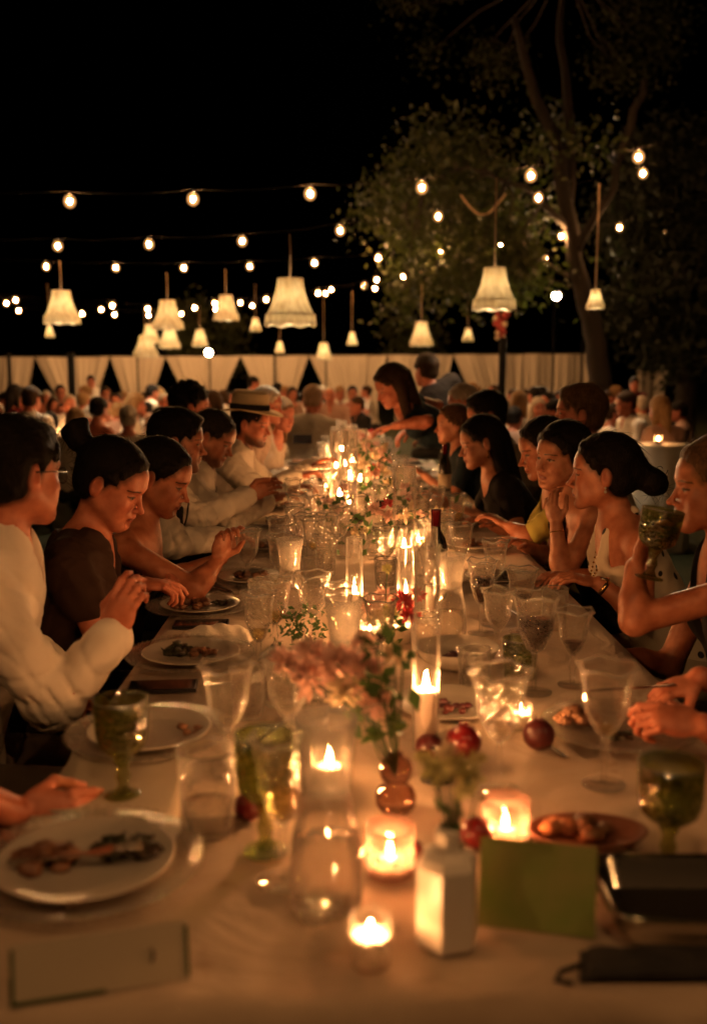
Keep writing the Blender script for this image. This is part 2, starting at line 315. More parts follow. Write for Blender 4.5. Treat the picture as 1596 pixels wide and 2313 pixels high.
# ------------------------------------------------------------------ smooth solids (bodies, garments, hair)
f32 = np.float32
class Solid:
    """union of rounded shapes on a grid, turned into one continuous surface"""
    def __init__(s): s.p = []
    def cone(s, a, b, ra, rb, k=.02, op='+', inf=0.):
        a, b = np.array(a, f32), np.array(b, f32); R = max(ra, rb)
        s.p.append((op, k, np.minimum(a, b)-R, np.maximum(a, b)+R, ('c', a, b, ra, rb))); return s
    def ell(s, c, r, R=None, k=.02, op='+'):
        c = np.array(c, f32); r = np.array(r, f32); R = np.eye(3, dtype=f32) if R is None else np.array(R, f32)
        e = np.sqrt(((R*r)**2).sum(1)); s.p.append((op, k, c-e, c+e, ('e', c, r, R))); return s
    def half(s, pt, n, k=.005):      # keep the side opposite to n
        s.p.append(('&', k, None, None, ('h', np.array(pt, f32), np.array(n, f32)/np.linalg.norm(n)))); return s
    def grow(s, d):
        q = Solid()
        for (op, k, lo, hi, g) in s.p:
            if g[0] == 'c': q.cone(g[1], g[2], g[3]+d, g[4]+d, k, op)
            elif g[0] == 'e': q.ell(g[1], g[2]+d, g[3], k, op)
            else: q.p.append((op, k, lo, hi, g))
        return q
    def bounds(s):
        lo = np.min([p[2] for p in s.p if p[0] == '+'], 0); hi = np.max([p[3] for p in s.p if p[0] == '+'], 0); return lo, hi
    def surface(s, step=.01, fine=(), noise=0., nscale=20.):
        lo, hi = s.bounds(); lo = lo-.02; hi = hi+.02; ax = []
        for i in range(3):
            x, g = lo[i], [lo[i]]
            while x < hi[i]:
                h = step
                for (flo, fhi, fs) in fine:
                    if flo[i]-.5*fs <= x <= fhi[i]: h = min(h, fs)
                    elif x < flo[i] < x+h: h = max(fs, flo[i]-x)
                x += h; g.append(x)
            ax.append(np.array(g, f32))
        X, Y, Z = ax; D = np.full((len(X), len(Y), len(Z)), .5, f32)
        for (op, k, plo, phi, g) in s.p:
            if g[0] == 'h': sl = (slice(None),)*3
            else:
                pad = k+.004 if op == '-' else max(k, step)+.012
                idx = [(max(0, np.searchsorted(ax[i], plo[i]-pad)-1), min(len(ax[i]), np.searchsorted(ax[i], phi[i]+pad)+1)) for i in range(3)]
                if any(b <= a for a, b in idx): continue
                sl = tuple(slice(a, b) for a, b in idx)
            x, y, z = X[sl[0]][:, None, None], Y[sl[1]][None, :, None], Z[sl[2]][None, None, :]
            if g[0] == 'c':
                _, a, b, ra, rb = g; ab = b-a; L2 = float(ab@ab)+1e-12
                px, py, pz = x-a[0], y-a[1], z-a[2]; t = np.clip((px*ab[0]+py*ab[1]+pz*ab[2])/L2, 0, 1)
                d = np.sqrt((px-t*ab[0])**2+(py-t*ab[1])**2+(pz-t*ab[2])**2)-(ra+t*(rb-ra))
            elif g[0] == 'e':
                _, c, r, R = g; px, py, pz = x-c[0], y-c[1], z-c[2]
                q = [(px*R[0, i]+py*R[1, i]+pz*R[2, i])/r[i] for i in range(3)]
                k0 = np.sqrt(q[0]**2+q[1]**2+q[2]**2); k1 = np.sqrt((q[0]/r[0])**2+(q[1]/r[1])**2+(q[2]/r[2])**2)+1e-9
                d = k0*(k0-1)/k1
            else:
                _, c, n = g; d = (x-c[0])*n[0]+(y-c[1])*n[1]+(z-c[2])*n[2]
            A = D[sl]
            if op == '+': h = np.clip(.5+.5*(d-A)/k, 0, 1); D[sl] = d*(1-h)+A*h-k*h*(1-h)
            elif op == '-': d = -d; h = np.clip(.5-.5*(d-A)/k, 0, 1); D[sl] = d*(1-h)+A*h+k*h*(1-h)
            else: h = np.clip(.5-.5*(d-A)/k, 0, 1); D[sl] = d*(1-h)+A*h+k*h*(1-h)
        D[0] = D[-1] = .1; D[:, 0] = D[:, -1] = .1; D[:, :, 0] = D[:, :, -1] = .1
        if noise:
            q = nscale; x, y, z = X[:, None, None], Y[None, :, None], Z[None, None, :]
            D += noise*(np.sin(x*q+3*np.sin(y*q*.7+1))*np.sin(y*q*1.1+2*np.sin(z*q*.6))+.5*np.sin(z*q*1.9+3*np.sin(x*q*1.3)+y*q*.8)).astype(f32)
        return nets(D, X, Y, Z)
def nets(D, X, Y, Z):
    S = D < 0
    c = S[:-1, :-1, :-1].astype(np.int8)
    tot = np.zeros_like(c)
    for i in (0, 1):
        for j in (0, 1):
            for k in (0, 1): tot += S[i:S.shape[0]-1+i, j:S.shape[1]-1+j, k:S.shape[2]-1+k]
    I, J, K = np.nonzero((tot > 0) & (tot < 8)); n = len(I)
    idx = np.full(tot.shape, -1, np.int32); idx[I, J, K] = np.arange(n)
    P = np.zeros((n, 3), f32); cnt = np.zeros(n, f32); ax = (X, Y, Z)
    cor = {(i, j, k): D[I+i, J+j, K+k] for i in (0, 1) for j in (0, 1) for k in (0, 1)}
    for a in range(3):
        for p in (0, 1):
            for q in (0, 1):
                o0 = [p, q]; o0.insert(a, 0); o1 = [p, q]; o1.insert(a, 1)
                d0, d1 = cor[tuple(o0)], cor[tuple(o1)]; m = (d0 < 0) != (d1 < 0)
                t = np.where(m, d0/np.where(m, d0-d1, 1), 0)
                for b, B in enumerate((I, J, K)):
                    g = ax[b]
                    if b == a: val = g[B]+t*(g[B+1]-g[B])
                    else: val = g[B+o0[b]]
                    P[:, b] += np.where(m, val, 0)
                cnt += m
    P /= cnt[:, None]; Q = []
    for a in range(3):
        b, c2 = (a+1) % 3, (a+2) % 3
        sl0 = [slice(None)]*3; sl1 = [slice(None)]*3; sl0[a] = slice(0, -1); sl1[a] = slice(1, None)
        E = S[tuple(sl0)] != S[tuple(sl1)]
        ii = list(np.nonzero(E)); ok = (ii[b] > 0) & (ii[c2] > 0) & (ii[b] < tot.shape[b]) & (ii[c2] < tot.shape[c2]); ii = [w[ok] for w in ii]
        def cell(db, dc):
            w = [x.copy() for x in ii]; w[b] -= db; w[c2] -= dc; return idx[tuple(w)]
        q = np.stack([cell(1, 1), cell(0, 1), cell(0, 0), cell(1, 0)], 1)
        inside = S[tuple(ii)]; q[~inside] = q[~inside][:, ::-1]; Q.append(q)
    Q = np.concatenate(Q); Q = Q[(Q >= 0).all(1)]
    return P, Q
# ================================================================== ground, drapes, posts
g = mesh('ground', [(-150, -30, 0), (150, -30, 0), (150, 260, 0), (-150, 260, 0)], [(0, 1, 2, 3)], M['lawn'], smooth=False); tag(g, 'dark lawn under the tables', 'ground', kind='structure')

DY = 26.0
def drape(u0, u1, s0, s1, vt, y, label, grp='white drapes hung along the far side'):
    """a hanging cloth: full width on its rod, drawn in at the sides (s0, s1) towards the ground"""
    a, b = at(u0, vt, y), at(u1, vt, y); H = (a[2]+b[2])/2; A, B = a[0], b[0]; nx, nz = max(12, int((B-A)*26)), 14; V, F = [], []
    for j in range(nz+1):
        t = j/nz; w = min(1., t/.52)
        xa, xb = A+(s0*w)*.0114, B-(s1*w)*.0114
        for i in range(nx+1):
            q = i/nx; V.append((xa+(xb-xa)*q, .026*math.sin(i*1.25+1.3*math.sin(i*.37))*(.4+.9*w)+.04*math.sin(i*.31+s0), H*(1-t)-.02*math.sin(q*math.pi)*(1-t)+.01))
    for j in range(nz):
        for i in range(nx): p = j*(nx+1)+i; F.append((p, p+1, p+nx+2, p+nx+1))
    c = ((A+B)/2, y, 0)
    r = empty('drape', c); tag(r, label, 'drape', grp)
    mesh('cloth', [(p[0]-c[0], p[1], p[2]) for p in V], F, M['drape'], r)
    MB().tube([(A-c[0], 0, H+.02), (B-c[0], 0, H+.02)], .022, 8).build('rod', M['post'], r)
drape(-90, 78, 0, 16, 806, DY, 'white drape at the far left end of the drape line')
drape(78, 248, 40, 28, 806, DY, 'white drape crossed by the thickest black post at the left')
drape(248, 373, 27, 28, 805, DY, 'narrowest white drape, behind the cluster of small hanging lamps')
drape(373, 543, 39, 38, 804, DY, 'white drape with the dazzling floodlight shining in front')
drape(543, 697, 37, 29, 803, DY, 'white drape behind the straw hat, left of the tall bending woman')
drape(697, 873, 38, 20, 802, DY, 'white drape just left of the bending woman in blue')
drape(873, 1023, 20, 20, 801, DY, 'white drape behind the bending woman in blue')
drape(1023, 1180, 39, 2, 800, DY, 'white drape crossed by the flower-topped black post')
drape(1180, 1338, 2, 0, 799, DY, 'white drape at the right end beside the tree trunk')
drape(1436, 1506, 4, 4, 838, DY-1, 'short dim piece of white drape beyond the tree trunk')
def post(u, vt, y, w, label):
    p = at(u, vt, y); r = empty('post', (p[0], y, 0)); tag(r, label, 'post', 'posts of the light canopy')
    MB().tube([(0, 0, 0), (0, 0, p[2])], w/2, 10).build('pole', M['post'], r); MB().lathe([(0, .0), (w*2.4, .0), (w*2.4, .03), (w*.6, .05), (0, .05)], 14).build('base_plate', M['post'], r)
post(20, 797, 23, .10, 'thin black post at the left edge of the picture')
post(160, 797, 21, .16, 'thick black post standing before the second drape from the left')
post(310, 797, 24, .05, 'slim dark post under the lowest cluster of hanging lamps')
post(620, 797, 24, .06, 'slim dark post behind the straw hat')
post(736, 797, 25, .04, 'faint slim post left of the bending woman in blue')
post(1135, 762, 14, .105, 'black post topped with red flowers')
post(1315, 770, 24, .06, 'slim dark post nearest the tree trunk')
def bouquet_on_post():
    p = at(1130, 738, 14); r = empty('flower_arrangement', (p[0], 14, at(1130, 768, 14)[2])); tag(r, 'red and cream flowers tied on top of a black post', 'flowers')
    m = MB()
    for i in range(16): m.ball((random.uniform(-.07, .07), random.uniform(-.07, .07), random.uniform(.0, .36)), random.uniform(.03, .055), 7, 5, jit=.25)
    m.build('blossom', M['petal_red'], r)
    m = MB()
    for i in range(9): m.ball((random.uniform(-.08, .08), random.uniform(-.09, .0), random.uniform(.02, .32)), random.uniform(.025, .04), 7, 5, jit=.25)
    m.build('blossom', M['petal_cream'], r)
bouquet_on_post()

# ================================================================== trees
def leaves(clumps, size, per, seed):
    R = np.random.RandomState(seed); V, Q = [], []; n = 0
    for (c, rad, dens) in clumps:
        k = int(per*dens); d = R.normal(size=(k, 3)); d /= np.linalg.norm(d, axis=1)[:, None]
        p = np.array(c)+d*(np.array(rad)*(R.rand(k, 1)**.45)); p += R.normal(size=(k, 3))*.2
        a = R.normal(size=(k, 3)); a[:, 2] -= .5; a /= np.linalg.norm(a, axis=1)[:, None]
        b = np.cross(a, R.normal(size=(k, 3))); b /= np.linalg.norm(b, axis=1)[:, None]
        s = size*(.6+.8*R.rand(k, 1)); nn = np.cross(a, b)
        q = np.stack([p-a*s*.55, p+b*s*.3+nn*s*.08, p+a*s*.6, p-b*s*.3+nn*s*.08], 1).reshape(-1, 3)
        V.append(q); Q.append(np.arange(n, n+4*k).reshape(-1, 4)); n += 4*k
    return np.concatenate(V), np.concatenate(Q)
def tree(label, y, limbs, clumps, mat, size=.11, per=260, seed=1, name='tree'):
    base = at(*limbs[0][0][:2], y) if len(limbs[0][0]) < 4 else None
    base = (base[0], y, 0); r = empty(name, base); tag(r, label, 'tree')
    m = MB()
    for k, L in enumerate(limbs):
        P = [at(u, v, y+dy) for (u, v, dy, w) in [(q[0], q[1], q[2] if len(q) > 3 else 0., q[-1]) for q in L]]
        W = [q[-1] for q in L]
        if k == 0: P = [np.array([P[0][0], y, -.1])]+P; W = [W[0]*1.35]+W
        # round the path a little
        PP, WW = [], []
        for i in range(len(P)-1):
            for t in (0, .33, .66): PP.append(P[i]*(1-t)+P[i+1]*t+RNG.normal(size=3)*.02); WW.append(W[i]*(1-t)+W[i+1]*t)
        PP.append(P[-1]); WW.append(W[-1]); m.tube([p-np.array(base) for p in PP], WW, 10)
    limb_pts = [np.array(v_) for v_ in m.v[::10]]; tw = MB()
    for (u, v, dy, rad, dens) in clumps:      # twigs carry the clumps
        c = at(u, v, y+dy)-np.array(base); near = min(limb_pts, key=lambda w: np.linalg.norm(w-c)); mid = (near+c)/2+RNG.normal(size=3)*.12; tw.tube([near, mid, c, c+RNG.normal(size=3)*np.array([.4, .3, .15])], [.02, .012, .006, .003], 5)
    m.build('trunk', M['bark'], r); tw.build('twigs', M['bark'], r)
    C = [(at(u, v, y+dy)-np.array(base), np.array(rad)*1.0, dens) for (u, v, dy, rad, dens) in clumps]
    V, Q = leaves(C, size, per, seed); np_mesh('crown', V, Q, mat, r, smooth=False)
R2 = random.Random(5)
cl = []
for (u, v, ru, rv, n) in [(930, 400, 45, 30, 4), (960, 430, 70, 40, 7), (1040, 460, 90, 50, 8), (880, 500, 40, 50, 4), (990, 540, 70, 40, 7), (1080, 560, 80, 40, 9), (1130, 610, 70, 30, 6), (960, 620, 40, 40, 4), (1050, 630, 60, 25, 5), (1190, 520, 70, 60, 6), (1000, 340, 90, 40, 5), (1150, 380, 110, 60, 6), (1290, 350, 70, 80, 3), (930, 680, 25, 25, 2), (1200, 640, 50, 30, 3)]:
    for i in range(n): cl.append((u+R2.uniform(-ru, ru), v+R2.uniform(-rv, rv), R2.uniform(-1.4, 1.8), (R2.uniform(.2, .5), R2.uniform(.3, .6), R2.uniform(.10, .24)), R2.uniform(.25, .8)))
for i in range(26): cl.append((R2.uniform(900, 1596), R2.uniform(-250, 200), R2.uniform(5, 9), (R2.uniform(.4, .8),)*2+(R2.uniform(.25, .45),), .6))
tree('broad leafy tree with a leaning trunk beside the drapes', 16, [[(1356, 880, .20), (1346, 780, .17), (1325, 690, .15), (1296, 580, .13), (1278, 450, .12), (1250, 310, .10), (1200, 180, .08), (1160, 40, .05)], [(1280, 470, 0., .09), (1292, 300, .3, .08), (1265, 100, .5, .06), (1270, -80, .6, .03)],
      [(1296, 580, 0., .07), (1380, 430, -.5, .06), (1425, 280, -.8, .07), (1455, 180, -.9, .05)], [(1285, 520, 0., .06), (1180, 420, -.6, .04), (1060, 380, -1., .025), (960, 400, -1.2, .015)], [(1310, 640, 0., .05), (1180, 560, .6, .03), (1040, 540, .8, .018)]], cl, M['tree_leaf'], .105, 260, 3)
cl = []
for i in range(70): cl.append((R2.uniform(1395, 1680), R2.uniform(300, 840), R2.uniform(-1.5, 1.5), (R2.uniform(.4, .8),)*2+(R2.uniform(.3, .5),), .7))
tree('dark tree filling the right edge beyond the trunk', 20, [[(1545, 900, .22), (1550, 700, .2), (1520, 500, .14), (1500, 350, .08)], [(1550, 700, .1), (1600, 520, .08), (1640, 380, .04)]], cl, M['tree_leaf_dark'], .15, 220, 5)
cl = [(u+R2.uniform(-16, 16), v+R2.uniform(-24, 24), R2.uniform(-.6, .6), (.35, .35, .3), .8) for (u, v) in [(415, 750), (425, 780), (400, 730), (430, 720), (418, 800), (405, 775)] for i in range(3)]
tree('small green tree lit by the floodlight behind the drapes', 27.5, [[(415, 900, .07), (416, 760, .05), (414, 700, .02)]], cl, M['tree_leaf'], .16, 120, 8, 'small_tree')
cl = [(u+R2.uniform(-20, 20), v+R2.uniform(-20, 20), R2.uniform(-.6, .6), (.4, .4, .3), .7) for (u, v) in [(515, 765), (500, 790), (525, 740), (510, 815)] for i in range(3)]
tree('low bushy tree just right of the dazzling floodlight', 28, [[(512, 900, .07), (512, 780, .05), (512, 730, .02)]], cl, M['tree_leaf'], .16, 110, 9, 'small_tree')
cl = [(u+R2.uniform(-26, 26), v+R2.uniform(-20, 20), R2.uniform(-.6, .6), (.4, .4, .3), .6) for (u, v) in [(915, 770), (905, 740), (985, 765), (940, 790)] for i in range(3)]
tree('dim tree behind the drapes beside the middle hanging lamp', 28, [[(940, 900, .07), (938, 780, .05), (938, 720, .02)]], cl, M['tree_leaf'], .16, 110, 10, 'small_tree')

# ================================================================== strings of bulbs
def bulb_meshes():
    b = MB().ball((0, 0, 0), .058, 16, 12, sq=(1, 1, 1.1)); o = b.build('bulb', M['halo_shell']); fl = MB().ball((0, 0, 0), .017, 7, 5, sq=(1, 1, 1.3)).build('filament', M['bulb']); s = MB().tube([(0, 0, .058), (0, 0, .095)], .015, 8).build('socket', M['black'])  # outer ball only carries the painted halo; the filament gives the light
    a = (o.data, s.data, fl.data); bpy.data.objects.remove(o); bpy.data.objects.remove(s); bpy.data.objects.remove(fl); return a
BULB = bulb_meshes()
def string(pts, label, ext=2.0, sag=.10, up=.0):
    P = [Vector(p) for p in pts]; r = empty('string_light', P[0]); tag(r, label, 'string lights', 'festoon strings over the tables')
    for p in P:
        o = bpy.data.objects.new('bulb', BULB[0]); o.location = p-P[0]; link(o, r); s = bpy.data.objects.new('socket', BULB[1]); link(s, o); f_ = bpy.data.objects.new('filament', BULB[2]); link(f_, o)
    a = P[0]+(P[0]-P[1]).normalized()*ext; b = P[-1]+(P[-1]-P[-2]).normalized()*ext; path = [a]+P+[b]; W = []
    for i in range(len(path)-1):
        for k in range(6):
            t = k/6; q = path[i].lerp(path[i+1], t); q.z += .09-sag*math.sin(math.pi*t)*(.3 if 0 < i < len(path)-2 else .05); W.append(q-P[0])
    W.append(b+Vector((0, 0, .09))-P[0]); MB().tube(W, .0028, 5).build('cable', M['cable'], r)
def pixrow(L, y, label, **k): string([at(u, v, y+(dy[0] if (dy := q[2:]) else 0)) for q in L for (u, v) in [q[:2]]], label, **k)
pixrow([(158, 455), (436, 450), (700, 438), (952, 424), (1198, 397), (1441, 355)], 10, 'topmost string of large glowing bulbs across the night sky')
pixrow([(131, 556), (337, 552), (547, 545), (768, 521), (989, 489), (1215, 447), (1451, 392)], 12.5, 'second string of bulbs from the top')
pixrow([(105, 602), (262, 605), (415, 605), (564, 602), (710, 594), (854, 583), (994, 571), (1131, 552), (1267, 534), (1398, 514)], 16, 'third string from the top, ten bulbs rising to the right')
pixrow([(36, 678), (254, 690), (334, 698), (485, 685), (601, 677), (718, 662), (823, 646), (909, 626)], 20, 'far string ending at the bulb above the middle hanging lamp')
pixrow([(15, 685), (229, 699), (336, 712), (440, 695), (543, 684), (735, 663), (850, 632), (951, 609)], 22, 'far string whose bulbs pair up with the one above it')
pixrow([(43, 702), (186, 709), (259, 711), (410, 709), (487, 698), (570, 691), (748, 654), (846, 652), (970, 631), (1231, 584)], 23.5, 'lowest and farthest string of small bulbs')
pixrow([(1188, 551), (1375, 557), (1499, 527)], 26, 'short faint string of small bulbs among the tree branches')
string([(x, .15, 2.75) for x in (-1.7, .1, 1.9)], 'unseen string of bulbs added above the near end of the long table', ext=1.2)  # out of view; added to brighten the guests nearest the camera
# loose loop of cable below the second string
P = [at(1040+100*t, 440+46*math.sin(math.pi*t)-2*t, 12.0) for t in np.linspace(0, 1, 13)]
o = MB().tube(P, .011, 6).build('cable_loop', M['rope']); tag(o, 'slack loop of cable hanging beside the lamp cord under the tree', 'cable')

# ================================================================== hanging lamps with fringed shades
def lamp(u, vt, vb, wb, y, vc, label, i):
    top, bot = at(u, vt, y), at(u, vb, y); h = top[2]-bot[2]; R = wb/2*y/FOC*1.01; ct = at(u, vc, y)[2]
    r = empty('hanging_lamp', (bot[0], y, bot[2])); tag(r, label, 'lamp', 'fringed shades hanging over the tables'); r.rotation_euler = (0, 0, i*.7)
    n = 48
    def mod(q, z, w): return q*(1+.035*abs(math.cos(w*4))-.02)
    prof = [(R*(.52+.48*(1-t)**1.9)*(1 if t < 1 else .99), h*(.24+.76*t)) for t in np.linspace(0, 1, 12)]
    prof = [(R*(.50+.44*(1-t)**1.7), h*(.24+.76*t)) for t in np.linspace(0, 1, 12)]
    m = MB(); V, F = [], []
    inner = [(q-.004, z) for q, z in reversed(prof)]
    m.lathe(prof+inner, n, mod=mod, close=True); m.build('shade', M['shade'], r)
    fr = MB()
    def modf(q, z, w): return q*(1+.03*abs(math.cos(w*4))+.012*math.sin(w*24)), z+(.022*h*math.cos(w*8) if z < .1*h else 0)
    fp = [(R*.955, h*.27), (R*.985, h*.13), (R*1.0, .02*h)]
    fr.lathe(fp+[(q-.004, z) for q, z in reversed(fp)], n, mod=modf, close=True); fr.build('fringe', M['shade'], r)
    MB().ball((0, 0, h*.55), min(.035, R*.28), 8, 6, sq=(1, 1, 1.2)).build('bulb', M['shade_bulb'], r)
    MB().tube([(0, 0, h*.55+.03), (0, 0, h*1.0), (.004, 0, (h+ct-bot[2])/2), (0, 0, ct-bot[2])], .007 if y < 11 else .005, 6).build('cord', M['rope'], r)
    MB().tube([(-R*.52, 0, h*.985), (R*.52, 0, h*.985)], .004, 5).build('spider_bar', M['cable'], r)
lamps = [(141, 656, 733, 78, 10.2, 590, 'hanging lamp at the far left with a smaller lamp below it'), (113, 735, 762, 19, 21, 640, 'tiny hanging lamp below the large one at the far left'),
 (380, 678, 745, 68, 12.3, 615, 'largest hanging lamp of the cluster of five left of the centre'), (384, 741, 788, 48, 15, 690, 'lamp hanging directly below the largest one of the cluster'),
 (340, 733, 777, 42, 17, 690, 'small lamp at the upper left of the cluster of five'), (330, 758, 807, 54, 14.5, 700, 'lowest lamp of the cluster, overlapping the drape top'),
 (452, 744, 783, 36, 17.5, 690, 'small lamp at the right of the cluster above the floodlight'), (511, 667, 725, 56, 13.6, 606, 'mid-sized hanging lamp between the cluster and the largest lamp'),
 (577, 718, 749, 25, 19.5, 640, 'small hanging lamp left of the largest lamp'), (656, 628, 739, 112, 7.2, 528, 'largest hanging lamp with a scalloped fringe in the middle of the picture'),
 (632, 772, 798, 20, 22, 690, 'tiny lamp below the largest hanging lamp'), (731, 774, 814, 36, 17.5, 660, 'lamp hanging in front of the drape right of the largest lamp'),
 (795, 750, 780, 23, 20, 655, 'tiny lamp right of the lamp that overlaps the drape'), (951, 726, 783, 52, 14, 640, 'hanging lamp above the bending woman in blue'),
 (1056, 741, 772, 25, 19.5, 650, 'tiny lamp left of the flower-topped post'), (1115, 604, 703, 96, 8.0, 402, 'large lit lamp on a long cord before the tree'), (1343, 654, 699, 40, 9.8, 415, 'small lamp on a long cord at the right beside the trunk')]
for i, L in enumerate(lamps): lamp(*L, i)

def flood(u, v, y, label, rad, tilt):
    p = at(u, v, y); r = empty('floodlight', (p[0], y, 0)); tag(r, label, 'floodlight', 'floodlights on stands'); z = p[2]
    MB().tube([(0, .1, .0), (0, .1, z-.05)], .02, 8).build('stand', M['post'], r)
    for k in range(3): w = 2.1*k+.4; MB().tube([(0, .1, .35), (.45*math.cos(w), .1+.45*math.sin(w), .0)], .014, 6).build('leg', M['post'], r)
    MB().lathe([(rad*.5, .0), (rad*1.05, .16), (rad*1.12, .2), (rad*1.0, .2), (rad*.45, .05)], 20).build('housing', M['post'], r)
    hs = [c for c in r.children if c.name.startswith('housing')][0]; hs.location = (0, .12, z); hs.rotation_euler = (math.radians(90), 0, 0)
    MB().ball((0, -.02, z), rad*.82, 12, 8, sq=(1, .55, 1)).build('lens', M['flood'], r)
flood(1255, 668, 19, 'bright floodlight on a stand beside the leaning tree', .075, 0)
flood(472, 797, 24.5, 'dazzling low floodlight in front of the drapes', .085, 0)
# ================================================================== the long table
X0, X1, Y0, Y1 = -.507, .742, 1.05, 8.0
t = empty('dining_table', ((X0+X1)/2, (Y0+Y1)/2, 0)); tag(t, 'very long wooden banquet table under a cream cloth', 'table'); cxm, cym = (X0+X1)/2, (Y0+Y1)/2
MB().box((0, 0, TZ-.03), (X1-X0-.03, Y1-Y0-.03, .035)).build('table_top', M['wood'], t, False)
for k in range(5):
    yy = -3.2+k*1.6
    for s in (-1, 1): MB().box((s*.5, yy, .36), (.07, .07, .715)).build('leg', M['wood'], t, False)
def cloth_sheet():
    nx, ny = 46, 260; V, F = [], []
    xs = [X0-.012]*3+list(np.linspace(X0, X1, nx))+[X1+.012]*3; zs = [-.30, -.16, -.02]+[0]*nx+[-.02, -.16, -.30]
    ys = [Y0-.012]*3+list(np.linspace(Y0, Y1, ny))+[Y1+.012]*3; zy = [-.30, -.16, -.02]+[0]*ny+[-.02, -.16, -.30]
    for j, y in enumerate(ys):
        for i, x in enumerate(xs):
            d = min(zs[i], zy[j]); fold = d*-.10
            w = .0022*math.sin(y*9+2*math.sin(x*7))*math.sin(x*11+y*3)+.0016*math.sin(x*37+y*5)*math.sin(y*13-x*9)
            xx = x+(fold*(1+.8*math.sin(y*14+2*math.sin(y*3)))*(1 if i > nx else -1) if zs[i] < -.03 else 0)
            yy = y+(fold*(1+.8*math.sin(x*14))*(1 if j > ny else -1) if zy[j] < -.03 else 0)
            V.append((xx, yy, TZ-.002+d+(max(-.002, w)*.5 if d == 0 else 0)))
    n = len(xs)
    for j in range(len(ys)-1):
        for i in range(n-1): p = j*n+i; F.append((p, p+1, p+n+1, p+n))
    o = mesh('tablecloth', V, F, M['linen']); tag(o, 'cream linen cloth covering the long candlelit table', 'tablecloth')
cloth_sheet()

# ================================================================== tableware builders (all stand on z = 0 of their own origin)
def wall(prof, th):
    """closed thin wall from an outer profile (bottom to top)"""
    return prof+[(max(r-th, .0008), z+(th if i == len(prof)-1 else 0)) for i, (r, z) in reversed(list(enumerate([(p[0], max(p[1], prof[0][1]+th)) for p in prof])))]
def flame(parent, z, r=.0062, h=.030, lean=0.):
    pr = [(.0008, 0), (r*.75, h*.12), (r, h*.30), (r*.8, h*.52), (r*.42, h*.76), (.0006, h)]
    o = MB().lathe(pr, 8).build('flame', M['flame'], parent); o.location = (0, 0, z+.004); o.rotation_euler = (0, lean, 0)
    MB().tube([(0, 0, z-.004), (.0008, 0, z+.008)], .0009, 5).build('wick', M['wick'], parent)
PLACED = []
def put(name, u, v, label, cat, group=None, rz=None, p=None):
    p = tab(u, v) if p is None else p; PLACED.append((p[0], p[1], 'charger' in name or name == 'plate'))
    o = empty(name, (p[0], p[1], TZ+.001 if len(p) < 3 or p[2] <= TZ+.001 else p[2]), random.uniform(0, 6.28) if rz is None else rz); tag(o, label, cat, group); return o
G_CLEAR, G_GREEN = 'clear flared glasses on the long table', 'green goblets on the long table'
def goblet(u, v, label, h=.205, r=.050, mat='cut_glass', kind='flared', fill=None, level=.4, group=G_CLEAR, p=None, name='wine_glass', n=40):
    o = put(name, u, v, label, 'glass', group, p=p); s = h/.205
    if kind == 'flared':
        z0 = .40*h; pr = [(.006, z0), (.018*s, z0+.012), (r*.60, z0+.035*s), (r*.72, z0+.4*(h-z0)), (r*.78, z0+.7*(h-z0)), (r*.9, z0+.92*(h-z0)), (r*1.04, h)]
        def mod(q, z, w):
            k = max(0, (z-z0)/(h-z0)); return q*(1+.022*math.cos(w*10)*(.5+k)), z+(.003*s*k**6*math.cos(w*5))
    else:
        z0 = .42*h; pr = [(.008, z0), (r*.55, z0+.006), (r*.86, z0+.018), (r*.97, z0+.035), (r, z0+.55*(h-z0)), (r*1.03, h)]
        def mod(q, z, w): return q*(1+.018*math.cos(w*14))
    MB().lathe(wall(pr, .0024), n, mod=mod).build('bowl', M[mat], o)
    rr_ = pr[-1][0]-.001; MB().lathe([(rr_+.0016*math.cos(w), h+.0016*math.sin(w)) for w in np.linspace(0, 2*math.pi, 7)[:-1]], n, mod=lambda q, z, w: (mod(q, h, w)[0], z+mod(q, h, w)[1]-h) if isinstance(mod(q, h, w), tuple) else mod(q, h, w), close=True).build('rim', M['rim_glass'], o)
    MB().lathe([(.0052, .006), (.0055, z0*.5), (.009, z0*.62), (.0055, z0*.74), (.007, z0+.002)] if kind == 'flared' else [(.016, .008), (.009, z0*.3), (.013, z0*.5), (.009, z0*.72), (.018, z0+.004)], 14).build('stem', M[mat if mat != 'cut_glass' else 'glass'], o)
    MB().lathe([(.0005, .0), (.036*max(s, .9), .0), (.037*max(s, .9), .003), (.016, .007), (.0005, .010)], 28).build('foot', M[mat if mat != 'cut_glass' else 'glass'], o)
    if fill:
        zt = z0+level*(h-z0); q = []
        for (a, b) in zip(pr[:-1], pr[1:]):
            if a[1] < zt: q.append((max(.0005, a[0]-.0034), max(a[1], z0+.004)))
            if a[1] < zt <= b[1]: f = (zt-a[1])/(b[1]-a[1]); q.append((a[0]+(b[0]-a[0])*f-.0036, zt))
        q.append((.0005, zt)); MB().lathe([(.0005, z0+.004)]+q, 28).build('liquid', M[fill], o)
    return o
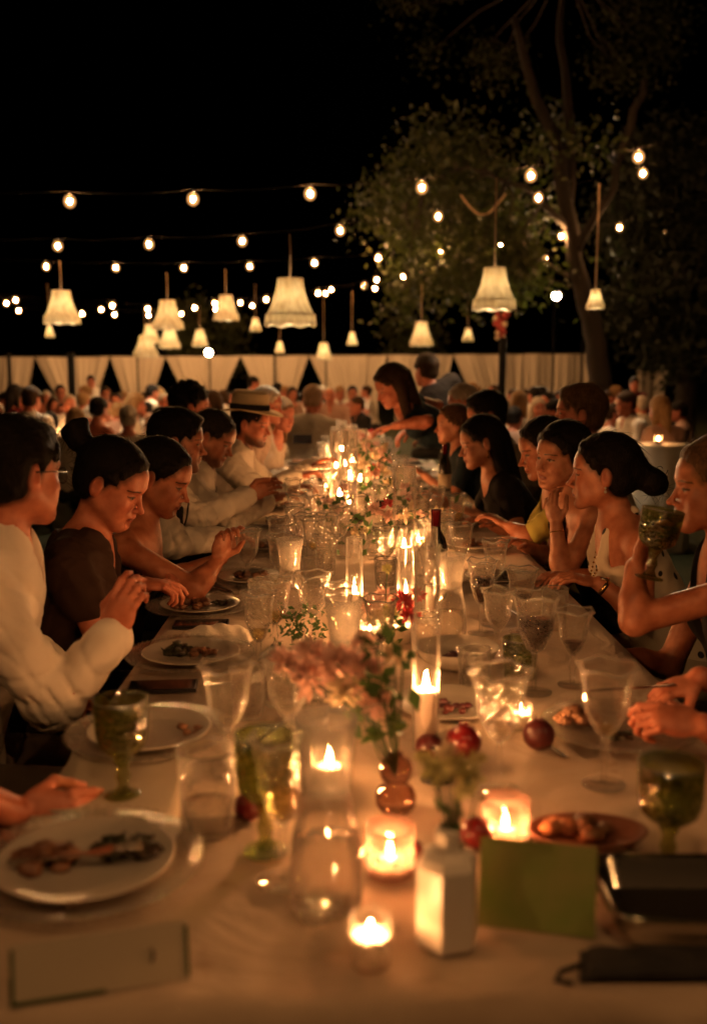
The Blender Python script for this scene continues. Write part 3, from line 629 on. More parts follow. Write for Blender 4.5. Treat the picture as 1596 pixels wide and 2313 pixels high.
def tumbler(u, v, label, h=.11, r=.040, mat='glass', ribs=0, fill=None, level=.6, group='tumblers on the long table', p=None):
    o = put('tumbler', u, v, label, 'glass', group, p=p)
    def mod(q, z, w): return q*(1+(.02*math.cos(w*ribs) if ribs else 0))
    MB().lathe([(r-.001+.0016*math.cos(w), h+.0005+.0016*math.sin(w)) for w in np.linspace(0, 2*math.pi, 7)[:-1]], 36, mod=mod, close=True).build('rim', M['rim_glass'], o)
    MB().lathe([(r*.84, 0), (r*.86, .004), (r*.93, h*.5), (r, h), (r-.0022, h+.001), (r*.93-.0024, h*.5), (r*.84-.0024, .012), (.0005, .010), ], 36, mod=mod).build('body', M[mat], o)
    if fill: MB().lathe([(.0005, .013), (r*.82-.003, .014), (r*.9-.0035, h*level), (.0005, h*level)], 28).build('liquid', M[fill], o)
    return o
def carafe(u, v, label, h=.25, r=.047, p=None):
    o = put('carafe', u, v, label, 'carafe', 'water carafes with frosted mouths', p=p); s = h/.25
    body = [(r*.97, 0), (r, .006), (r*1.02, .05*s), (r*.98, .085*s), (r*.80, .125*s), (r*.68, .155*s)]
    MB().lathe(wall(body, .0026), 40).build('body', M['glass'], o)
    MB().lathe(wall([(r*.68, .1555*s), (r*.70, .175*s), (r*.80, .215*s), (r*.92, h)], .0024), 40).build('mouth', M['frost_glass'], o)
    MB().lathe([(.0005, .005), (r*.93, .006), (r*.97, .05*s), (r*.935, .083*s), (.0005, .0835*s)], 32).build('water', M['water'], o)
    return o
def tube_candle(u, v, label, h=.38, r=.030, ch=.10, cr=.021, lit=True, group='tall glass tubes with candles', p=None):
    o = put('tube_candle', u, v, label, 'candle', group, p=p)
    MB().lathe([(r, 0), (r, h*.5), (r, h), (r-.0018, h+.001), (r-.0018, h*.5), (r-.0018, .003)], 32).build('glass_tube', M['thin_glass'], o)
    MB().lathe([(r-.0009+.0014*math.cos(w), h+.0014*math.sin(w)) for w in np.linspace(0, 2*math.pi, 7)[:-1]], 32, close=True).build('rim', M['rim_glass'], o)
    dp = min(.009, ch*.2) if lit else .004; c = MB().lathe([(.0005, .001), (cr, .002), (cr*1.0, ch*.97), (cr*.97, ch), (cr*.86, ch-.001), (cr*.80, ch-dp*.8), (cr*.5, ch-dp), (.0005, ch-dp)], 24).build('candle', M['wax'], o)
    if lit: flame(c, ch-dp*.6, .0054, .034)
    return o
def tealight(u, v, label, r=.024, h=.06, wax=.036, lean=0., group='small candles in clear cups'):
    o = put('tealight', u, v, label, 'candle', group, rz=0.)
    MB().lathe([(r, 0), (r, h), (r-.0014, h+.0008), (r-.0014, .003)], 28).build('cup', M['thin_glass'], o)
    c = MB().lathe([(.0005, .003), (r-.0022, .003), (r-.0022, wax), (r-.0045, wax), (r-.0065, wax*.35), (r*.4, wax*.22), (.0005, wax*.22)], 24).build('candle', M['wax'], o); flame(c, wax*.74, .0032, .023, lean); return o
def votive(u, v, label, r=.034, h=.072):
    o = put('votive', u, v, label, 'candle', 'ribbed glass votives')
    def mod(q, z, w): return q*(1+(.03*abs(math.cos(w*11)) if q > r*.9 else 0))
    MB().lathe([(r, 0), (r*1.02, h*.5), (r*1.05, h), (r*.97, h+.001), (r*.93, h*.5), (r*.9, .008), (.0005, .008)], 66, mod=mod).build('holder', M['pink_glass'], o)
    c = MB().lathe([(.0005, .009), (.019, .009), (.019, .024), (.0005, .023)], 20).build('candle', M['wax'], o); flame(c, .023, .0031, .019); return o
def charger(u, v, label, r=.160, p=None, food=None, beads=True, plate=True, seed=0, group='beaded glass chargers'):
    o = put('charger', u, v, label, 'charger plate', group, p=p)
    MB().lathe([(.0005, .001), (r*.62, .001), (r*.72, .006), (r, .016), (r, .019), (r*.71, .010), (r*.62, .005), (.0005, .005)], 48).build('glass_plate', M['bead_glass'], o)
    if beads:
        m = MB(); n = 64
        for k in range(n): w = 2*math.pi*k/n; m.ball((math.cos(w)*r, math.sin(w)*r, .0185), .0052, 6, 4)
        m.build('beaded_rim', M['glass'], o)
    return o
def dinner_plate(u, v, label, r=.122, z=.0065, p=None, group='dinner plates'):
    o = put('plate', u, v, label, 'plate', group, p=p); o.location.z += z
    MB().lathe([(.0005, 0), (r*.6, 0), (r*.68, .004), (r, .015), (r*1.003, .017), (r*.98, .0172), (r*.68, .0075), (r*.6, .005), (.0005, .005)], 44).build('dish', M['porcelain'], o); return o
def lumps(name, p, label, cat, mat, n, rad, size, hgt=.02, z=.0125, group=None, jit=.3, flat=.6, leafy=False):
    o = empty(name, (p[0], p[1], TZ+z)); tag(o, label, cat, group); m = MB()
    for k in range(n):
        w = random.uniform(0, 6.28); d = rad*math.sqrt(random.random()); s = size*random.uniform(.6, 1.2)
        c = (d*math.cos(w), d*math.sin(w)*.8, s*flat*.6+random.random()*hgt*(1-d/rad))
        if leafy:
            R = Matrix.Rotation(random.uniform(0, 6.28), 3, 'Z') @ Matrix.Rotation(random.uniform(-1, 1), 3, 'X'); m.ball(c, s, 6, 4, sq=(1, .6, .16), jit=.35, R=R)
        else: m.ball(c, s, 8, 6, sq=(1, random.uniform(.7, 1), flat), jit=jit)
    m.build('heap', M[mat], o); return o
def fruit(u, v, label, r, mat, crown=True, name='pomegranate', cat='fruit'):
    p = tab(u, v); o = empty(name, (p[0], p[1], TZ)); tag(o, label, cat, 'dark red fruit between the candles')
    MB().ball((0, 0, r*.95), r, 20, 14, sq=(1, 1, .95), jit=.012).build('skin', M[mat], o)
    if crown:
        m = MB()
        for k in range(6): w = k*1.047; m.tube([(math.cos(w)*r*.16, math.sin(w)*r*.16, r*1.86), (math.cos(w)*r*.26, math.sin(w)*r*.26, r*2.12)], [r*.09, r*.01], 5)
        m.build('calyx', M[mat], o)
    return o
def petals(m, c, r, n, up=.4, size=.5):
    """a blossom of n separate petals"""
    c = Vector(c)
    for k in range(n):
        d = Vector((random.gauss(0, 1), random.gauss(0, 1), random.gauss(up, .8))).normalized(); a = d.cross(Vector((random.gauss(0, 1), random.gauss(0, 1), random.gauss(0, 1)))).normalized()
        b = d.cross(a); L = r*random.uniform(.7, 1.1); w = r*size*random.uniform(.7, 1.1)
        m.add([c+d*L*.1, c+d*L*.6+a*w*.5+b*w*.1, c+d*L+b*w*.25, c+d*L*.6-a*w*.5+b*w*.1, c+d*L*.55+b*w*-.08], [(0, 1, 4), (1, 2, 4), (2, 3, 4), (3, 0, 4)])
def leafset(m, c, r, n, size):
    c = Vector(c)
    for k in range(n):
        p = c+Vector((random.gauss(0, 1), random.gauss(0, 1), random.gauss(0, .8)))*r*.5; d = Vector((random.gauss(0, 1), random.gauss(0, 1), random.gauss(.2, .8))).normalized()
        a = d.cross(Vector((random.gauss(0, 1), random.gauss(0, 1), 1))).normalized()*size*.28; L = d*size*random.uniform(.6, 1.2)
        m.add([p, p+L*.45+a, p+L, p+L*.45-a], [(0, 1, 2, 3)])
def vase_flowers(name, u, v, label, heads, vase, leafpts=(), stem_r=.0016, cat='flowers', p=None, group='bud vases with flowers'):
    """vase = (profile, material, n_sides); heads = (u, v, dy, radius, material, petals) measured at the vase's own distance"""
    o = put(name, u, v, label, cat, group, rz=0., p=p); base = np.array(o.location); y = base[1]; prof, mt, n = vase
    vs = MB().lathe(prof, n).build('vase', M[mt], o, smooth=n > 10); top = prof[-1][1]
    if n <= 10: vs.rotation_euler = (0, 0, .25)
    by = {}
    for (a, b, dy, r, pm, k) in heads:
        q = at(a, b, y+dy)-base; s = MB(); mid = Vector((q[0]*.35, q[1]*.35, (top+q[2])/2)); s.tube([(0, 0, top*.6), mid, Vector(q)], stem_r, 5); s.build('stem', M['stem'], o)
        m = MB(); petals(m, q, r*.9, int(k*1.7), size=.34); m.build('blossom', M[pm], o, smooth=False)
    for (a, b, dy, r, k, sz) in leafpts:
        q = at(a, b, y+dy)-base; m = MB(); leafset(m, q, r, k, sz); m.tube([(0, 0, top*.7), Vector(q)*.6+Vector((0, 0, .01)), Vector(q)], stem_r, 5); m.build('foliage', M['leaf'], o, smooth=False)
    return o
def sheet(name, pts, label, cat, mat, z=.003, wob=.002, n=10, group=None, th=.0006):
    P = [np.array([*tab(u, v)[:2], TZ+z]) for (u, v) in pts]; c = sum(P)/4; V, F = [], []
    for j in range(n+1):
        for i in range(n+1):
            a, b = i/n, j/n; q = (P[0]*(1-a)+P[1]*a)*(1-b)+(P[3]*(1-a)+P[2]*a)*b-c; q[2] += wob*(1+math.sin(a*7+b*3)*math.cos(b*6+1)); V.append(q)
    m = len(V); V += [v-np.array([0, 0, th]) for v in V]
    for j in range(n):
        for i in range(n): q = j*(n+1)+i; F.append((q, q+1, q+n+2, q+n+1)); F.append((m+q, m+q+n+1, m+q+n+2, m+q+1))
    for i in range(n):
        for (a, b) in ((i, i+1), (n*(n+1)+i+1, n*(n+1)+i)): F.append((a, m+a, m+b, b))
        for (a, b) in (((i+1)*(n+1), i*(n+1)), (i*(n+1)+n, (i+1)*(n+1)+n)): F.append((a, m+a, m+b, b))
    o = mesh(name, V, F, M[mat], loc=c); tag(o, label, cat, group); return o
def folded_card(name, bl, br, h, lean, label, mat, border=None, mark=False):
    a, b = tab(*bl), tab(*br); d = b-a; L = np.linalg.norm(d); ang = math.atan2(d[1], d[0]); c = (a+b)/2
    o = empty(name, (c[0], c[1], TZ+.001), ang); tag(o, label, 'card')
    for k, s in enumerate((1, -1)):
        q = MB().box((0, 0, h/2), (L, .0016, h)).build('panel', M[mat], o, False); q.rotation_euler = (-lean*s, 0, 0); q.location = (0, 0 if s == 1 else 2*h*math.sin(lean)+.002, 0)
        if border and s == 1:
            w = .0045
            for (cx_, cz, dx, dz) in ((-L*.24, w/2, L*.52, w), (-L/2+w/2, h/2, w, h-2*w), (L/2-w/2, h/2, w, h-2*w)): MB().box((cx_, -.0014, cz), (dx, .0008, dz)).build('border_strip', M[border], q, False)
        if mark and s == 1:
            m = MB(); m.tube([(.058, -.0012, h*.62), (.060, -.0012, h*.50), (.057, -.0012, h*.40)], .0018, 5); m.build('written_mark', M['ink'], q)
    return o
def cutlery(kind, p, rz, label, z=.0, tilt=0., roll=0., group='steel cutlery'):
    o = empty(kind, (p[0], p[1], TZ+z+.002)); o.rotation_euler = (roll, tilt, rz); tag(o, label, kind, group)
    h = MB(); h.add([(x, s*w, zz) for (x, w) in ((0, .006), (.02, .0065), (.07, .004), (.105, .003)) for s in (-1, 1) for zz in (0, .0025)], [q for i in range(3) for q in ((4*i, 4*i+4, 4*i+5, 4*i+1), (4*i+2, 4*i+3, 4*i+7, 4*i+6), (4*i+1, 4*i+5, 4*i+7, 4*i+3), (4*i, 4*i+2, 4*i+6, 4*i+4))]+[(0, 1, 3, 2), (12, 14, 15, 13)]); h.build('handle', M['steel'], o, False)
    if kind == 'fork':
        m = MB(); m.add([(x, s*w, zz+zc) for (x, w, zc) in ((.103, .003, 0), (.125, .010, .001), (.145, .012, .003)) for s in (-1, 1) for zz in (0, .002)], [q for i in range(2) for q in ((4*i, 4*i+4, 4*i+5, 4*i+1), (4*i+2, 4*i+3, 4*i+7, 4*i+6), (4*i+1, 4*i+5, 4*i+7, 4*i+3), (4*i, 4*i+2, 4*i+6, 4*i+4))]+[(8, 10, 11, 9)]); m.build('neck', M['steel'], o, False)
        for k in range(4): MB().tube([(.144, -.0096+.0064*k, .004), (.165, -.0092+.0061*k, .006), (.188, -.0085+.0057*k, .003)], [.0016, .0015, .0008], 5).build('tine', M['steel'], o)
    else:
        m = MB(); m.add([(x, s, zz) for (x, a, b) in ((.103, -.004, .004), (.13, -.008, .005), (.18, -.009, .005), (.205, -.002, .005)) for s in (a, b) for zz in (0.0005, .002)], [q for i in range(3) for q in ((4*i, 4*i+4, 4*i+5, 4*i+1), (4*i+2, 4*i+3, 4*i+7, 4*i+6), (4*i+1, 4*i+5, 4*i+7, 4*i+3), (4*i, 4*i+2, 4*i+6, 4*i+4))]+[(0, 1, 3, 2), (12, 14, 15, 13)]); m.build('blade', M['steel'], o, False)
    return o

# ================================================================== near end of the table
tealight(836, 2176, 'short candle alone at the near edge of the table', .0245, .062, .038)
hexv = [(.0005, 0), (.036, 0), (.041, .006), (.041, .108), (.034, .118), (.018, .124), (.0165, .135), (.0175, .150)]
vase_flowers('bud_vase', 1008, 2128, 'white six-sided ceramic vase with pale yellow flowers', [(1030, 1730, .02, .026, 'petal_yellow', 26), (985, 1745, .0, .026, 'petal_yellow', 26), (1060, 1760, .01, .026, 'petal_yellow', 24), (1010, 1705, .03, .024, 'petal_cream', 22), (1045, 1790, -.01, .018, 'petal_yellow', 18), (1075, 1720, .02, .020, 'petal_yellow', 18), (955, 1715, .02, .018, 'petal_yellow', 18)], (hexv, 'ceramic', 6), [(1035, 1835, 0, .02, 10, .022), (1075, 1790, 0, .012, 5, .02)])
folded_card('place_card', (1078, 2092), (1343, 2122), .112, .26, 'green painted card standing beside the white vase', 'green_card')
folded_card('place_card', (24, 2278), (430, 2214), .066, .35, 'long pale card with a dark green border near the edge', 'paper', 'green_edge', True)
def tray():
    p = tab(1560, 2080); o = empty('serving_tray', (p[0], p[1], TZ+.001)); tag(o, 'polished steel tray with rounded corners at the right', 'tray')
    o.rotation_euler = (0, 0, -.03)
    def rr(w, d, r, z, n=8):
        P = []
        for (sx, sy, a0) in ((1, 1, 0), (-1, 1, 90), (-1, -1, 180), (1, -1, 270)):
            for k in range(n): a = math.radians(a0+90*k/(n-1)); P.append((sx*(w/2-r)+r*math.cos(a), sy*(d/2-r)+r*math.sin(a), z))
        return P
    rings = [rr(.20, .12, .02, 0), rr(.215, .135, .028, .01), rr(.235, .155, .035, .042), rr(.252, .172, .04, .046), rr(.254, .174, .041, .050), rr(.246, .166, .038, .051), rr(.228, .148, .032, .044), rr(.205, .125, .025, .012), rr(.19, .11, .02, .008)]
    V = [q for R in rings for q in R]; n = len(rings[0]); F = [tuple(range(n-1, -1, -1)), tuple((len(rings)-1)*n+k for k in range(n))]
    for i in range(len(rings)-1):
        for k in range(n): F.append((i*n+k, i*n+(k+1) % n, (i+1)*n+(k+1) % n, (i+1)*n+k))
    mesh('pan', V, F, M['steel'], o)
    MB().box((0, 0, .012), (.185, .105, .008)).build('dark_lining', M['black'], o, False)
tray()
def pouch():
    p = tab(1520, 2185); V, F = [], []; n, m = 18, 10; o = empty('clutch_bag', (p[0], p[1], TZ)); tag(o, 'flat black cloth pouch in front of the steel tray', 'pouch')
    for j in range(m+1):
        for i in range(n+1):
            a, b = i/n*2-1, j/m*2-1; e = max(0, 1-max(abs(a), abs(b))**6); V.append((a*.115+.008*b, b*.032, .003+.014*e+.003*math.sin(a*9+b*4)*e))
    for j in range(m):
        for i in range(n): q = j*(n+1)+i; F.append((q, q+1, q+n+2, q+n+1))
    F.append(tuple(list(range(0, n+1))[::-1]+[j*(n+1) for j in range(1, m+1)]+[m*(n+1)+i for i in range(1, n+1)]+[j*(n+1)+n for j in range(m-1, 0, -1)]))
    mesh('body', V, F, M['black_cloth'], o); MB().tube([(-.115, 0, .004), (-.14, -.012, .004), (-.15, -.03, .004), (-.13, -.036, .004)], .003, 6).build('strap', M['black_cloth'], o)
pouch()
charger(195, 1968, 'beaded glass charger nearest at the left', .168); dinner_plate(195, 1968, 'white plate of dark roast meat nearest at the left', .128)
lumps('roast_meat', tab(95, 1978), 'glossy piece of roast meat on the nearest left plate', 'food', 'meat', 9, .042, .022, .02, .013)
lumps('salad', tab(285, 1945), 'heap of dark leaves on the nearest left plate', 'food', 'greens', 44, .042, .020, .03, .013, leafy=True)
cutlery('fork', tab(20, 1994), .12, 'fork catching a bright glint on the nearest left plate', .028, -.05)
sheet('menu_sheet', [(165, 1700), (440, 1712), (400, 1862), (112, 1838)], 'white paper sheet under the olive goblet at the left', 'paper', 'paper', .0035, .0012)
cutlery('knife', tab(300, 1868), .10, 'knife lying behind the nearest left plate', .004)
goblet(280, 1800, 'olive green goblet standing on the white paper sheet', .172, .044, 'green_glass', 'goblet', 'white_wine', .45, G_GREEN, name='goblet')
charger(338, 1668, 'beaded charger behind the olive goblet', .160); dinner_plate(338, 1668, 'mostly empty plate behind the olive goblet', .120); lumps('food_scraps', tab(430, 1665), 'scraps of food left on the plate behind the olive goblet', 'food', 'grain', 9, .035, .010, .006, .013)
tumbler(470, 1878, 'large clear tumbler in front of the left plates', .135, .047, 'cut_glass', fill='water', level=.35)
goblet(600, 1925, 'dark green stemmed goblet behind the nearest clear wine glass', .185, .043, 'green_glass', 'goblet', None, .4, G_GREEN, name='goblet')
goblet(640, 1992, 'nearest clear patterned wine glass left of the carafe', .215, .046, 'cut_glass', 'flared', 'white_wine', .35)
carafe(737, 2040, 'nearest glass carafe, a candle burning behind it', .262, .049)
def salt_dish():
    o = put('salt_dish', 712, 2075, 'small sparkling cut-glass dish in front of the carafe', 'dish')
    def mod(q, z, w): return q*(1+.06*math.cos(w*9))
    MB().lathe([(.0005, 0), (.022, 0), (.03, .012), (.033, .026), (.030, .027), (.026, .014), (.018, .007), (.0005, .006)], 54, mod=mod).build('bowl', M['cut_glass'], o)
salt_dish()
votive(880, 1972, 'glowing ribbed votive left of the white vase'); votive(1140, 1906, 'glowing ribbed votive behind the green card')
tube_candle(744, 1800, 'low glass candle burning just behind the nearest carafe', .11, .030, .055, .022, group='low glass candles')
bub = [(.0005, 0), (.026, 0), (.033, .012), (.034, .026), (.028, .040), (.014, .047), (.024, .056), (.028, .072), (.024, .086), (.013, .092), (.012, .10)]
vase_flowers('bud_vase', 893, 1832, 'rosy bubble-shaped glass vase with pink blossoms and dark leaves', [(700, 1530, .1, .05, 'petal_pink', 40), (760, 1500, .08, .05, 'petal_pink', 40), (825, 1520, .05, .05, 'petal_pink', 40), (640, 1500, .12, .04, 'petal_pink', 30), (780, 1570, .06, .045, 'petal_cream', 34), (850, 1590, .03, .045, 'petal_pink', 34), (890, 1480, .04, .03, 'petal_cream', 24), (700, 1470, .1, .04, 'petal_pink', 30), (820, 1450, .06, .03, 'petal_pink', 24)],
             (bub, 'brown_glass', 32), [(850, 1465, .02, .02, 6, .04), (885, 1560, .0, .03, 12, .04), (880, 1640, .0, .03, 12, .045), (835, 1660, .0, .025, 7, .045), (910, 1490, .02, .02, 6, .035)])
tube_candle(960, 1692, 'tall glass tube around a burning white pillar candle', .395, .0255, .118, .0205)
tealight(1175, 1645, 'small candle between the two clear wine glasses', .021, .05, .032)
fruit(1045, 1712, 'shiny red pomegranate beside the pillar candle', .034, 'pomegranate'); fruit(968, 1715, 'dark plum left of the shiny pomegranate', .026, 'plum', False, 'plum')
fruit(1215, 1692, 'dark red pomegranate between the clear wine glasses', .031, 'plum'); fruit(1075, 1915, 'dark red plum half hidden behind the green card', .026, 'pomegranate', False, 'plum'); fruit(928, 1945, 'small red plum right of the near votive', .018, 'pomegranate', False, 'plum'); fruit(560, 1852, 'dark red fruit behind the green stemmed goblet', .024, 'pomegranate', False, 'plum')
fr = put('footed_dish', 985, 1760, 'small dark metal stand in front of the pomegranates', 'stand'); MB().lathe([(.0005, 0), (.03, 0), (.028, .004), (.005, .012), (.004, .05), (.012, .056), (.0005, .058)], 24).build('body', M['black'], fr)
goblet(1125, 1788, 'clear patterned wine glass right of the pomegranates, sparkling', .215, .053, 'cut_glass', 'flared', 'water', .25)
goblet(1362, 1774, 'clear wine glass with a little wine nearest the right guests', .215, .052, 'glass', 'flared', 'white_wine', .15)
goblet(517, 1745, 'clear patterned wine glass right of the left charger', .20, .049, 'cut_glass', 'flared', 'water', .2); goblet(652, 1722, 'clear wine glass in front of the pink blossoms', .205, .049, 'cut_glass')
def oval_dish():
    p = tab(1322, 1905); o = empty('bread_dish', (p[0], p[1], TZ)); o.scale = (1, .62, 1); tag(o, 'terracotta dish with bread behind the green card', 'dish')
    MB().lathe([(.0005, 0), (.06, 0), (.075, .004), (.092, .022), (.094, .024), (.088, .024), (.072, .010), (.0005, .007)], 40).build('dish', M['terracotta'], o)
    lumps('bread', tab(1262, 1892), 'reddish bread roll at the left of the terracotta dish', 'food', 'bread', 5, .018, .022, .01, .012); lumps('dark_bread', tab(1340, 1900), 'dark slices in the middle of the terracotta dish', 'food', 'meat', 6, .03, .02, .02, .012)
oval_dish()
goblet(1505, 1962, 'dark green goblet behind the steel tray', .160, .046, 'green_glass', 'goblet', None, .4, G_GREEN, name='goblet')
charger(1395, 1655, 'beaded charger in front of the hands with cutlery', .150, beads=True); lumps('grain_salad', tab(1300, 1640), 'brown food heaped on the right charger', 'food', 'grain', 26, .045, .014, .025, .014); lumps('green_leaves', tab(1398, 1680), 'green leaf garnish on the right charger', 'food', 'greens', 16, .025, .014, .02, .012, leafy=True)
dinner_plate(1010, 1600, 'white plate behind the pillar candle', .115, 0.); lumps('grapes', tab(1010, 1612), 'dark grapes on the white plate behind the pillar candle', 'food', 'plum', 22, .05, .011, .02, .008)
def bowl(u, v, r, h, label):
    o = put('bowl', u, v, label, 'bowl'); MB().lathe([(.0005, 0), (r*.5, 0), (r*.8, h*.4), (r, h), (r*.985, h+.002), (r*.77, h*.46), (r*.48, .006), (.0005, .005)], 44).build('dish', M['porcelain'], o); lumps('berries', tab(u, v-6), 'dark fruit inside the '+label.split(' ')[0]+' serving bowl', 'food', 'plum', 10, r*.45, .012, .01, .012)
bowl(1030, 1505, .105, .05, 'wide white serving bowl right of the glass tube')
tumbler(1172, 1532, 'ribbed green tumbler beside the red wine glass', .095, .041, 'green_glass', 12, None)
goblet(1205, 1565, 'wine glass of red wine in front of the resting arm', .225, .054, 'cut_glass', 'flared', 'red_wine', .58); goblet(1085, 1432, 'wine glass of red wine left of the larger red one', .205, .042, 'cut_glass', 'flared', 'red_wine', .6)
tumbler(1098, 1430, 'clear tumbler of water under the smaller red wine', .10, .041, 'glass', 0, 'water', .55, p=tab(1112, 1412))
carafe(1016, 1446, 'carafe beside the smaller glass of red wine', .232, .043); carafe(776, 1600, 'carafe hidden behind the pink blossoms', .24, .045); carafe(656, 1392, 'carafe at the left near the raised hands', .228, .043); carafe(787, 1196, 'far carafe beside the tall pair of glass tubes', .22, .042)
goblet(622, 1478, 'clear wine glass beside the bunch of herbs', .195, .046, 'cut_glass', 'flared', 'white_wine', .25); goblet(708, 1456, 'clear wine glass just right of the herb glass', .19, .050, 'cut_glass')
def herbs():
    o = put('herb_bunch', 680, 1470, 'bunch of dark green curly herbs in a small pot', 'herbs'); MB().lathe([(.0005, 0), (.022, 0), (.026, .03), (.024, .031), (.0005, .028)], 20).build('pot', M['glass'], o)
    m = MB(); leafset(m, (0, 0, .065), .07, 150, .022); m.build('foliage', M['leaf'], o, smooth=False)
herbs()
vase_flowers('bud_vase', 868, 1476, 'small vase of pink and red dahlias at the middle of the table', [(835, 1365, 0, .04, 'petal_pink', 44), (865, 1350, .02, .035, 'petal_pink', 40), (910, 1360, 0, .04, 'petal_red', 44), (925, 1390, -.01, .035, 'petal_red', 40), (850, 1395, -.02, .035, 'petal_cream', 36), (880, 1385, -.03, .03, 'petal_yellow', 30), (945, 1345, .03, .03, 'petal_red', 30), (874, 1285, -.01, .018, 'petal_yellow', 24)],
             ([(.0005, 0), (.018, 0), (.022, .03), (.012, .05), (.014, .06)], 'glass', 24), [(900, 1415, -.02, .03, 12, .035), (865, 1420, -.03, .03, 12, .03)])
tealight(835, 1462, 'bright candle at the foot of the pink dahlias', .026, .07, .05); tealight(905, 1452, 'candle half hidden under the red dahlias', .026, .07, .045)
tube_candle(915, 1448, 'narrow glass tube with a lit taper before the dahlias', .255, .022, .12, .012); tube_candle(800, 1410, 'narrow glass tube left of the dahlias', .25, .024, .09, .014)
tube_candle(970, 1400, 'tall unlit glass tube right of the dahlias', .27, .020, .10, .013, lit=False)
tube_candle(912, 1268, 'wide tall glass tube at the middle of the table', .36, .044, .055, .024); tube_candle(945, 1258, 'low lit candle beside the wide glass tube', .10, .03, .06, .02, group='low glass candles')
tube_candle(766, 1165, 'left one of the tall pair of glass tubes', .42, .046, .10, .026); tube_candle(752, 1140, 'right-behind one of the tall pair of glass tubes', .40, .04, .13, .022, p=tab(790, 1130))
for (u, v, k, lab) in [(560, 1330, 'g', 'clear wine glass left of the carafe near the raised hands'), (738, 1345, 'g', 'clear wine glass between the left carafe and the narrow tubes'), (735, 1300, 't', 'faceted tumbler behind the left carafe'), (690, 1290, 'g', 'clear wine glass right behind the left carafe'), (1000, 1275, 'g', 'clear flared wine glass behind the red-capped bottle'), (1040, 1310, 'g', 'clear wine glass right of the red-capped bottle'),
    (1090, 1345, 't', 'clear tumbler behind the smaller red wine'), (845, 1255, 't', 'clear tumbler left of the wide glass tube'), (870, 1330, 't', 'small clear tumbler before the wide glass tube'), (770, 1260, 'g', 'clear wine glass before the tall pair of glass tubes'), (606, 1190, 'g', 'clear wine glass near the hand of the man in the black vest'), (670, 1215, 'g', 'clear wine glass left of the tall pair of glass tubes'), (985, 1190, 'g', 'clear wine glass near the long-haired woman'),
    (1030, 1225, 'g', 'clear wine glass in front of the long-haired woman'), (590, 1395, 't', 'clear tumbler right of the third left plate'), (560, 1620, 't', 'clear tumbler beside the patterned glass at the left'), (1250, 1420, 't', 'clear tumbler near the hand of the spotted dress'), (1070, 1560, 't', 'clear tumbler behind the sparkling wine glass'), (705, 1640, 't', 'clear tumbler under the pink blossoms')]:
    if k == 'g': goblet(u, v, lab, random.uniform(.18, .205), random.uniform(.043, .048), 'cut_glass', 'flared', random.choice([None, 'water', 'white_wine']), random.uniform(.2, .4))
    else: tumbler(u, v, lab, random.uniform(.09, .115), .038, 'cut_glass', 12 if u % 4 else 0, random.choice([None, 'water']), .5)
def bottle(u, v, label, h=.30):
    o = put('wine_bottle', u, v, label, 'bottle', 'dark wine bottles'); r = .037; s = h/.30
    MB().lathe([(.0005, .004), (r*.9, 0), (r, .006), (r, .18*s), (r*.82, .205*s), (.0155, .232*s), (.0145, .25*s)], 28).build('body', M['bottle'], o)
    MB().lathe([(.0155, .245*s), (.0155, .292*s), (.0165, .293*s), (.0165, h), (.0005, h)], 20).build('capsule', M['foil'], o); MB().lathe([(r+.0006, .05), (r+.0006, .13)], 28).build('label', M['bottle_label'], o)
bottle(982, 1352, 'wine bottle with a red foil cap by the wide tube', .285); bottle(1003, 1122, 'farther dark wine bottle near the bending woman', .30)
# left hand settings in the middle distance
charger(452, 1378, 'beaded charger before the woman with the raised fork', .158); dinner_plate(452, 1378, 'plate of meat before the woman with the raised fork', .12); lumps('roast_meat', tab(440, 1380), 'meat on the plate before the woman with the raised fork', 'food', 'meat', 14, .06, .02, .015, .013); lumps('salad', tab(505, 1374), 'dark salad beside the meat on the third left plate', 'food', 'greens', 20, .03, .016, .02, .013, leafy=True)
charger(432, 1490, 'beaded charger before the man in glasses', .160); dinner_plate(432, 1490, 'plate of salad before the man in glasses', .122); lumps('salad', tab(405, 1488), 'dark leaf heap on the plate before the man in glasses', 'food', 'greens', 26, .035, .02, .03, .013, leafy=True); lumps('food_scraps', tab(460, 1490), 'brown scraps beside the dark leaf heap', 'food', 'grain', 14, .035, .012, .01, .013)
def napkin():
    p = tab(492, 1442); o = empty('napkin', (p[0], p[1], TZ)); o.rotation_euler = (0, 0, -.15); n, m = 24, 12; V, F = [], []
    for j in range(m+1):
        for i in range(n+1): a, b = i/n*2-1, j/m*2-1; V.append((a*.10, b*.055+.01*math.sin(a*3), .004+.035*(1-b*b)*(.45+.55*math.sin((a+1)*1.6))*(1-a**8)+.003*math.sin(a*12+b*5)))
    for j in range(m):
        for i in range(n): q = j*(n+1)+i; F.append((q, q+1, q+n+2, q+n+1))
    tag(o, 'rumpled white napkin behind the plate of dark leaves', 'napkin'); q = mesh('cloth', V, F, M['napkin'], o); md = q.modifiers.new('thick', 'SOLIDIFY'); md.thickness = .0025
napkin()
def phone(u, v, rz, label):
    p = tab(u, v); o = empty('phone', (p[0], p[1], TZ), rz); tag(o, label, 'phone', 'black phones on the table'); MB().box((0, 0, .006), (.155, .074, .008)).build('body', M['black'], o, False); MB().box((0, 0, .0105), (.148, .068, .0008)).build('screen', M['screen'], o, False)
phone(368, 1556, .08, 'black phone lying in front of the plate of dark leaves'); phone(455, 1414, .05, 'black phone behind the rumpled napkin')
cutlery('fork', tab(460, 1552), .2, 'fork lying right of the black phone', .002)
